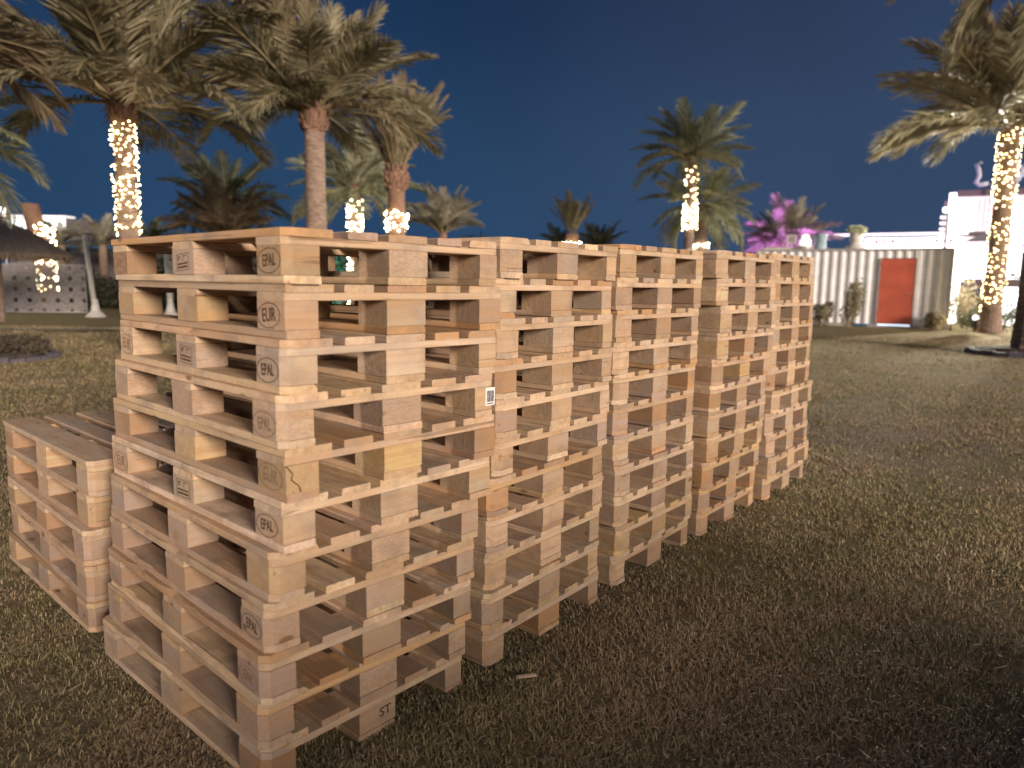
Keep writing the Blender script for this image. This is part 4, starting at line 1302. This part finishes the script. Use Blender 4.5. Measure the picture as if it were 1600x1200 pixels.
# far white lit building
df = 95
p1 = gspot(14, df); p0 = gspot(106, df)
ax_ = (p0 - p1); ax_.z = 0; Lf = ax_.length; ax_.normalize(); rf_ = math.atan2(ax_.y, ax_.x)
root = empty('far_building', p1, rf_); tag(root, 'distant building with a bright glazed top storey behind the hut', 'building')
zA, zB = zat(60, 358, df) - p1.z, zat(60, 339, df) - p1.z
mb = MB(); mb.box(0, .5, 0, Lf, 8, zB - .1); mb.build('wall', M['wallgrey'], root)
mb = MB(); mb.box(-.3, -.1, zB - .05, Lf + .3, 2, zB + .12); mb.build('roof', M['lampsoft'], root)
x = .1; rd = random.Random(8)
while x < Lf - .5:
    w_ = rd.uniform(.5, 1.1)
    mb = MB(); mb.box(x, .2, zA, min(Lf, x + w_), .49, zB - .15); mb.build('window', M['lampfar'], root); x += w_ + rd.uniform(.25, .5)

# planting beds: ring of dark kerb with low dry plants
def bed(px, d_, rx, label, seed, plants=True):
    b = gspot(px, d_); r_ = empty('planting_bed', b); tag(r_, label, 'planting bed', 'round planting beds')
    mb = MB(); rd_ = random.Random(seed)
    n = 22
    for i in range(n):
        a0 = 2*PI*i/n; a1 = 2*PI*(i+.9)/n
        mb2 = MB()
        pts = []
        for a in (a0, a1):
            for r__ in (rx - .12, rx):
                pts.append((r__*math.cos(a), r__*math.sin(a)))
        h__ = .08 + rd_.uniform(-.02, .03)
        q = [pts[0], pts[1], pts[3], pts[2]]
        mb2.add([(x_, y_, -.02) for x_, y_ in q] + [(x_, y_, h__) for x_, y_ in q], [(3,2,1,0), (4,5,6,7), (0,1,5,4), (1,2,6,5), (2,3,7,6), (3,0,4,7)])
        mb2.build('kerb_stone', M['kerb'], r_)
    mb = MB(); mb.lathe([(rx - .13, 0), (rx*.7, .12), (rx*.3, .16), (.02, .17)], 20, jitter=.04); mb.build('soil', M['soil'], r_, smooth=True)
    if plants:
        leaf_mass('foliage', 'dryplant', [((rd_.uniform(-.6, .6)*rx, rd_.uniform(-.6, .6)*rx, .22), (.3, .3, .16)) for _ in range(9)], 2600, .05, seed, r_)
    return r_
bed(-2, 12.3, .82, 'low planting bed with dark kerb on the lawn at the left edge', 5)
bed(1600, 15.2, .95, 'dark planting ring round the palm foot at the right edge', 6, plants=False)

# added unseen hoarding behind the photographer: shades the near grass and stack bottoms
hc = Vector((CAM.x - 3.2 * math.cos(SUN_AZ), CAM.y - 3.2 * math.sin(SUN_AZ), 0))
root = empty('shade_hoarding', hc, SUN_AZ - PI/2); tag(root, 'plain hoarding added unseen behind the photographer to shade the near grass', 'hoarding')
for k in range(-3, 2):
    mb = MB(); mb.bevbox(k*2.4 - 1.19, -.02, -.1, k*2.4 + 1.19, .02, 1.54, .004); mb.build('panel', M['wallgrey'], root)
    mb = MB(); mb.box(k*2.4 - 1.24, -.10, -.2, k*2.4 - 1.16, -.025, 1.50); mb.build('post', M['steel'], root)

# floodlight posts added near the venue to brighten the lawn in front
for px_, lab in ((1470, 'small added floodlight on a post left of the venue'), (1640, 'small added floodlight on a post right of the tall lit palm')):
    b = gspot(px_, 28.5); zz = 4.2
    r_ = empty('floodlight', b); tag(r_, lab, 'floodlight', 'added floodlights on the far side of the lawn')
    mb = MB(); mb.tube([(0, 0, 0), (0, 0, zz)], .05, 8); mb.build('post', M['steel'], r_)
    mb = MB(); mb.bevbox(-.16, -.16, zz, .16, .16, zz + .18, .02); mb.build('lamp_head', M['lampwhite'], r_)
    ld = bpy.data.lights.new('flood_beam', 'SPOT'); ld.energy = 9500; ld.color = (1, .90, .74); ld.spot_size = R(84); ld.spot_blend = .9; ld.shadow_soft_size = .15
    lo = bpy.data.objects.new('beam', ld); COL.objects.link(lo); lo.parent = r_; lo.location = (-.3, 0, zz + .05)
    lo.rotation_euler = (Vector((13, 1, 0)) - (b + Vector((0, 0, zz)))).to_track_quat('-Z', 'Y').to_euler()

# lamp post added beyond the left edge to brighten the lawn by the screen
b = gspot(-260, 23)
r_ = empty('floodlight', b); tag(r_, 'added floodlight on a post beyond the thatched hut', 'floodlight')
mb = MB(); mb.tube([(0, 0, 0), (0, 0, 3.6)], .05, 8); mb.build('post', M['steel'], r_)
mb = MB(); mb.bevbox(-.2, -.2, 3.6, .2, .2, 3.75, .02); mb.build('lamp_head', M['steel'], r_)
ld = bpy.data.lights.new('flood_beam', 'SPOT'); ld.energy = 1500; ld.color = (1, .88, .62); ld.spot_size = R(120); ld.spot_blend = .8; ld.shadow_soft_size = .2
lo = bpy.data.objects.new('beam', ld); COL.objects.link(lo); lo.parent = r_; lo.location = (0, 0, 3.5)
lo.rotation_euler = (gspot(150, 20) - (b + Vector((0, 0, 3.5)))).to_track_quat('-Z', 'Y').to_euler()
# lamp post on the left, out of the picture, that lights the long sides of the stacks
lp = Vector((-9.5, 1.6, gz(-9.5, 1.6)))
r_ = empty('floodlight', lp); tag(r_, 'floodlight on a post left of the photographer', 'floodlight')
mb = MB(); mb.tube([(0, 0, 0), (0, 0, 2.3)], .05, 8); mb.build('post', M['steel'], r_)
mb = MB(); mb.bevbox(-.2, -.2, 2.3, .2, .2, 2.45, .02); mb.build('lamp_head', M['steel'], r_)
ld = bpy.data.lights.new('flood_beam', 'SPOT'); ld.energy = 2050; ld.color = (1, .83, .72); ld.spot_size = R(46); ld.spot_blend = 1.0; ld.shadow_soft_size = .35
lo = bpy.data.objects.new('beam', ld); COL.objects.link(lo); lo.parent = r_; lo.location = (.3, 0, 2.2)
lo.rotation_euler = (Vector((0, 1.6, 2.35)) - (lp + Vector((0, 0, 2.2)))).to_track_quat('-Z', 'Y').to_euler()

# dry bits lying in the lawn
rd = random.Random(12); mb = MB()
for i in range(420):
    d_ = math.exp(rd.uniform(math.log(1.6), math.log(11))); l_ = rd.uniform(-.8, .8)
    x = CAM.x + d_ * f2[0] + d_ * l_ * r2[0]; y = CAM.y + d_ * f2[1] + d_ * l_ * r2[1]
    if -.1 < x < 4.5 and -.1 < y < 2.7: continue
    z = gz(x, y) + .012 + rd.uniform(0, .012); a = rd.uniform(0, PI); L = rd.uniform(.008, .03); w_ = rd.uniform(.002, .006)
    c_, s_ = math.cos(a), math.sin(a); dz = rd.uniform(-.006, .006)
    mb.add([(x - c_*L - s_*w_, y - s_*L + c_*w_, z), (x - c_*L + s_*w_, y - s_*L - c_*w_, z), (x + c_*L + s_*w_*.6, y + s_*L - c_*w_*.6, z + dz), (x + c_*L - s_*w_*.6, y + s_*L + c_*w_*.6, z + dz + .002)], [(0, 1, 2, 3)])
tag(mb.build('leaf_litter', plain('dry_litter', (.42, .34, .22), .8, vary=.4, scale=20)), 'dry straw bits scattered in the lawn', kind='stuff')
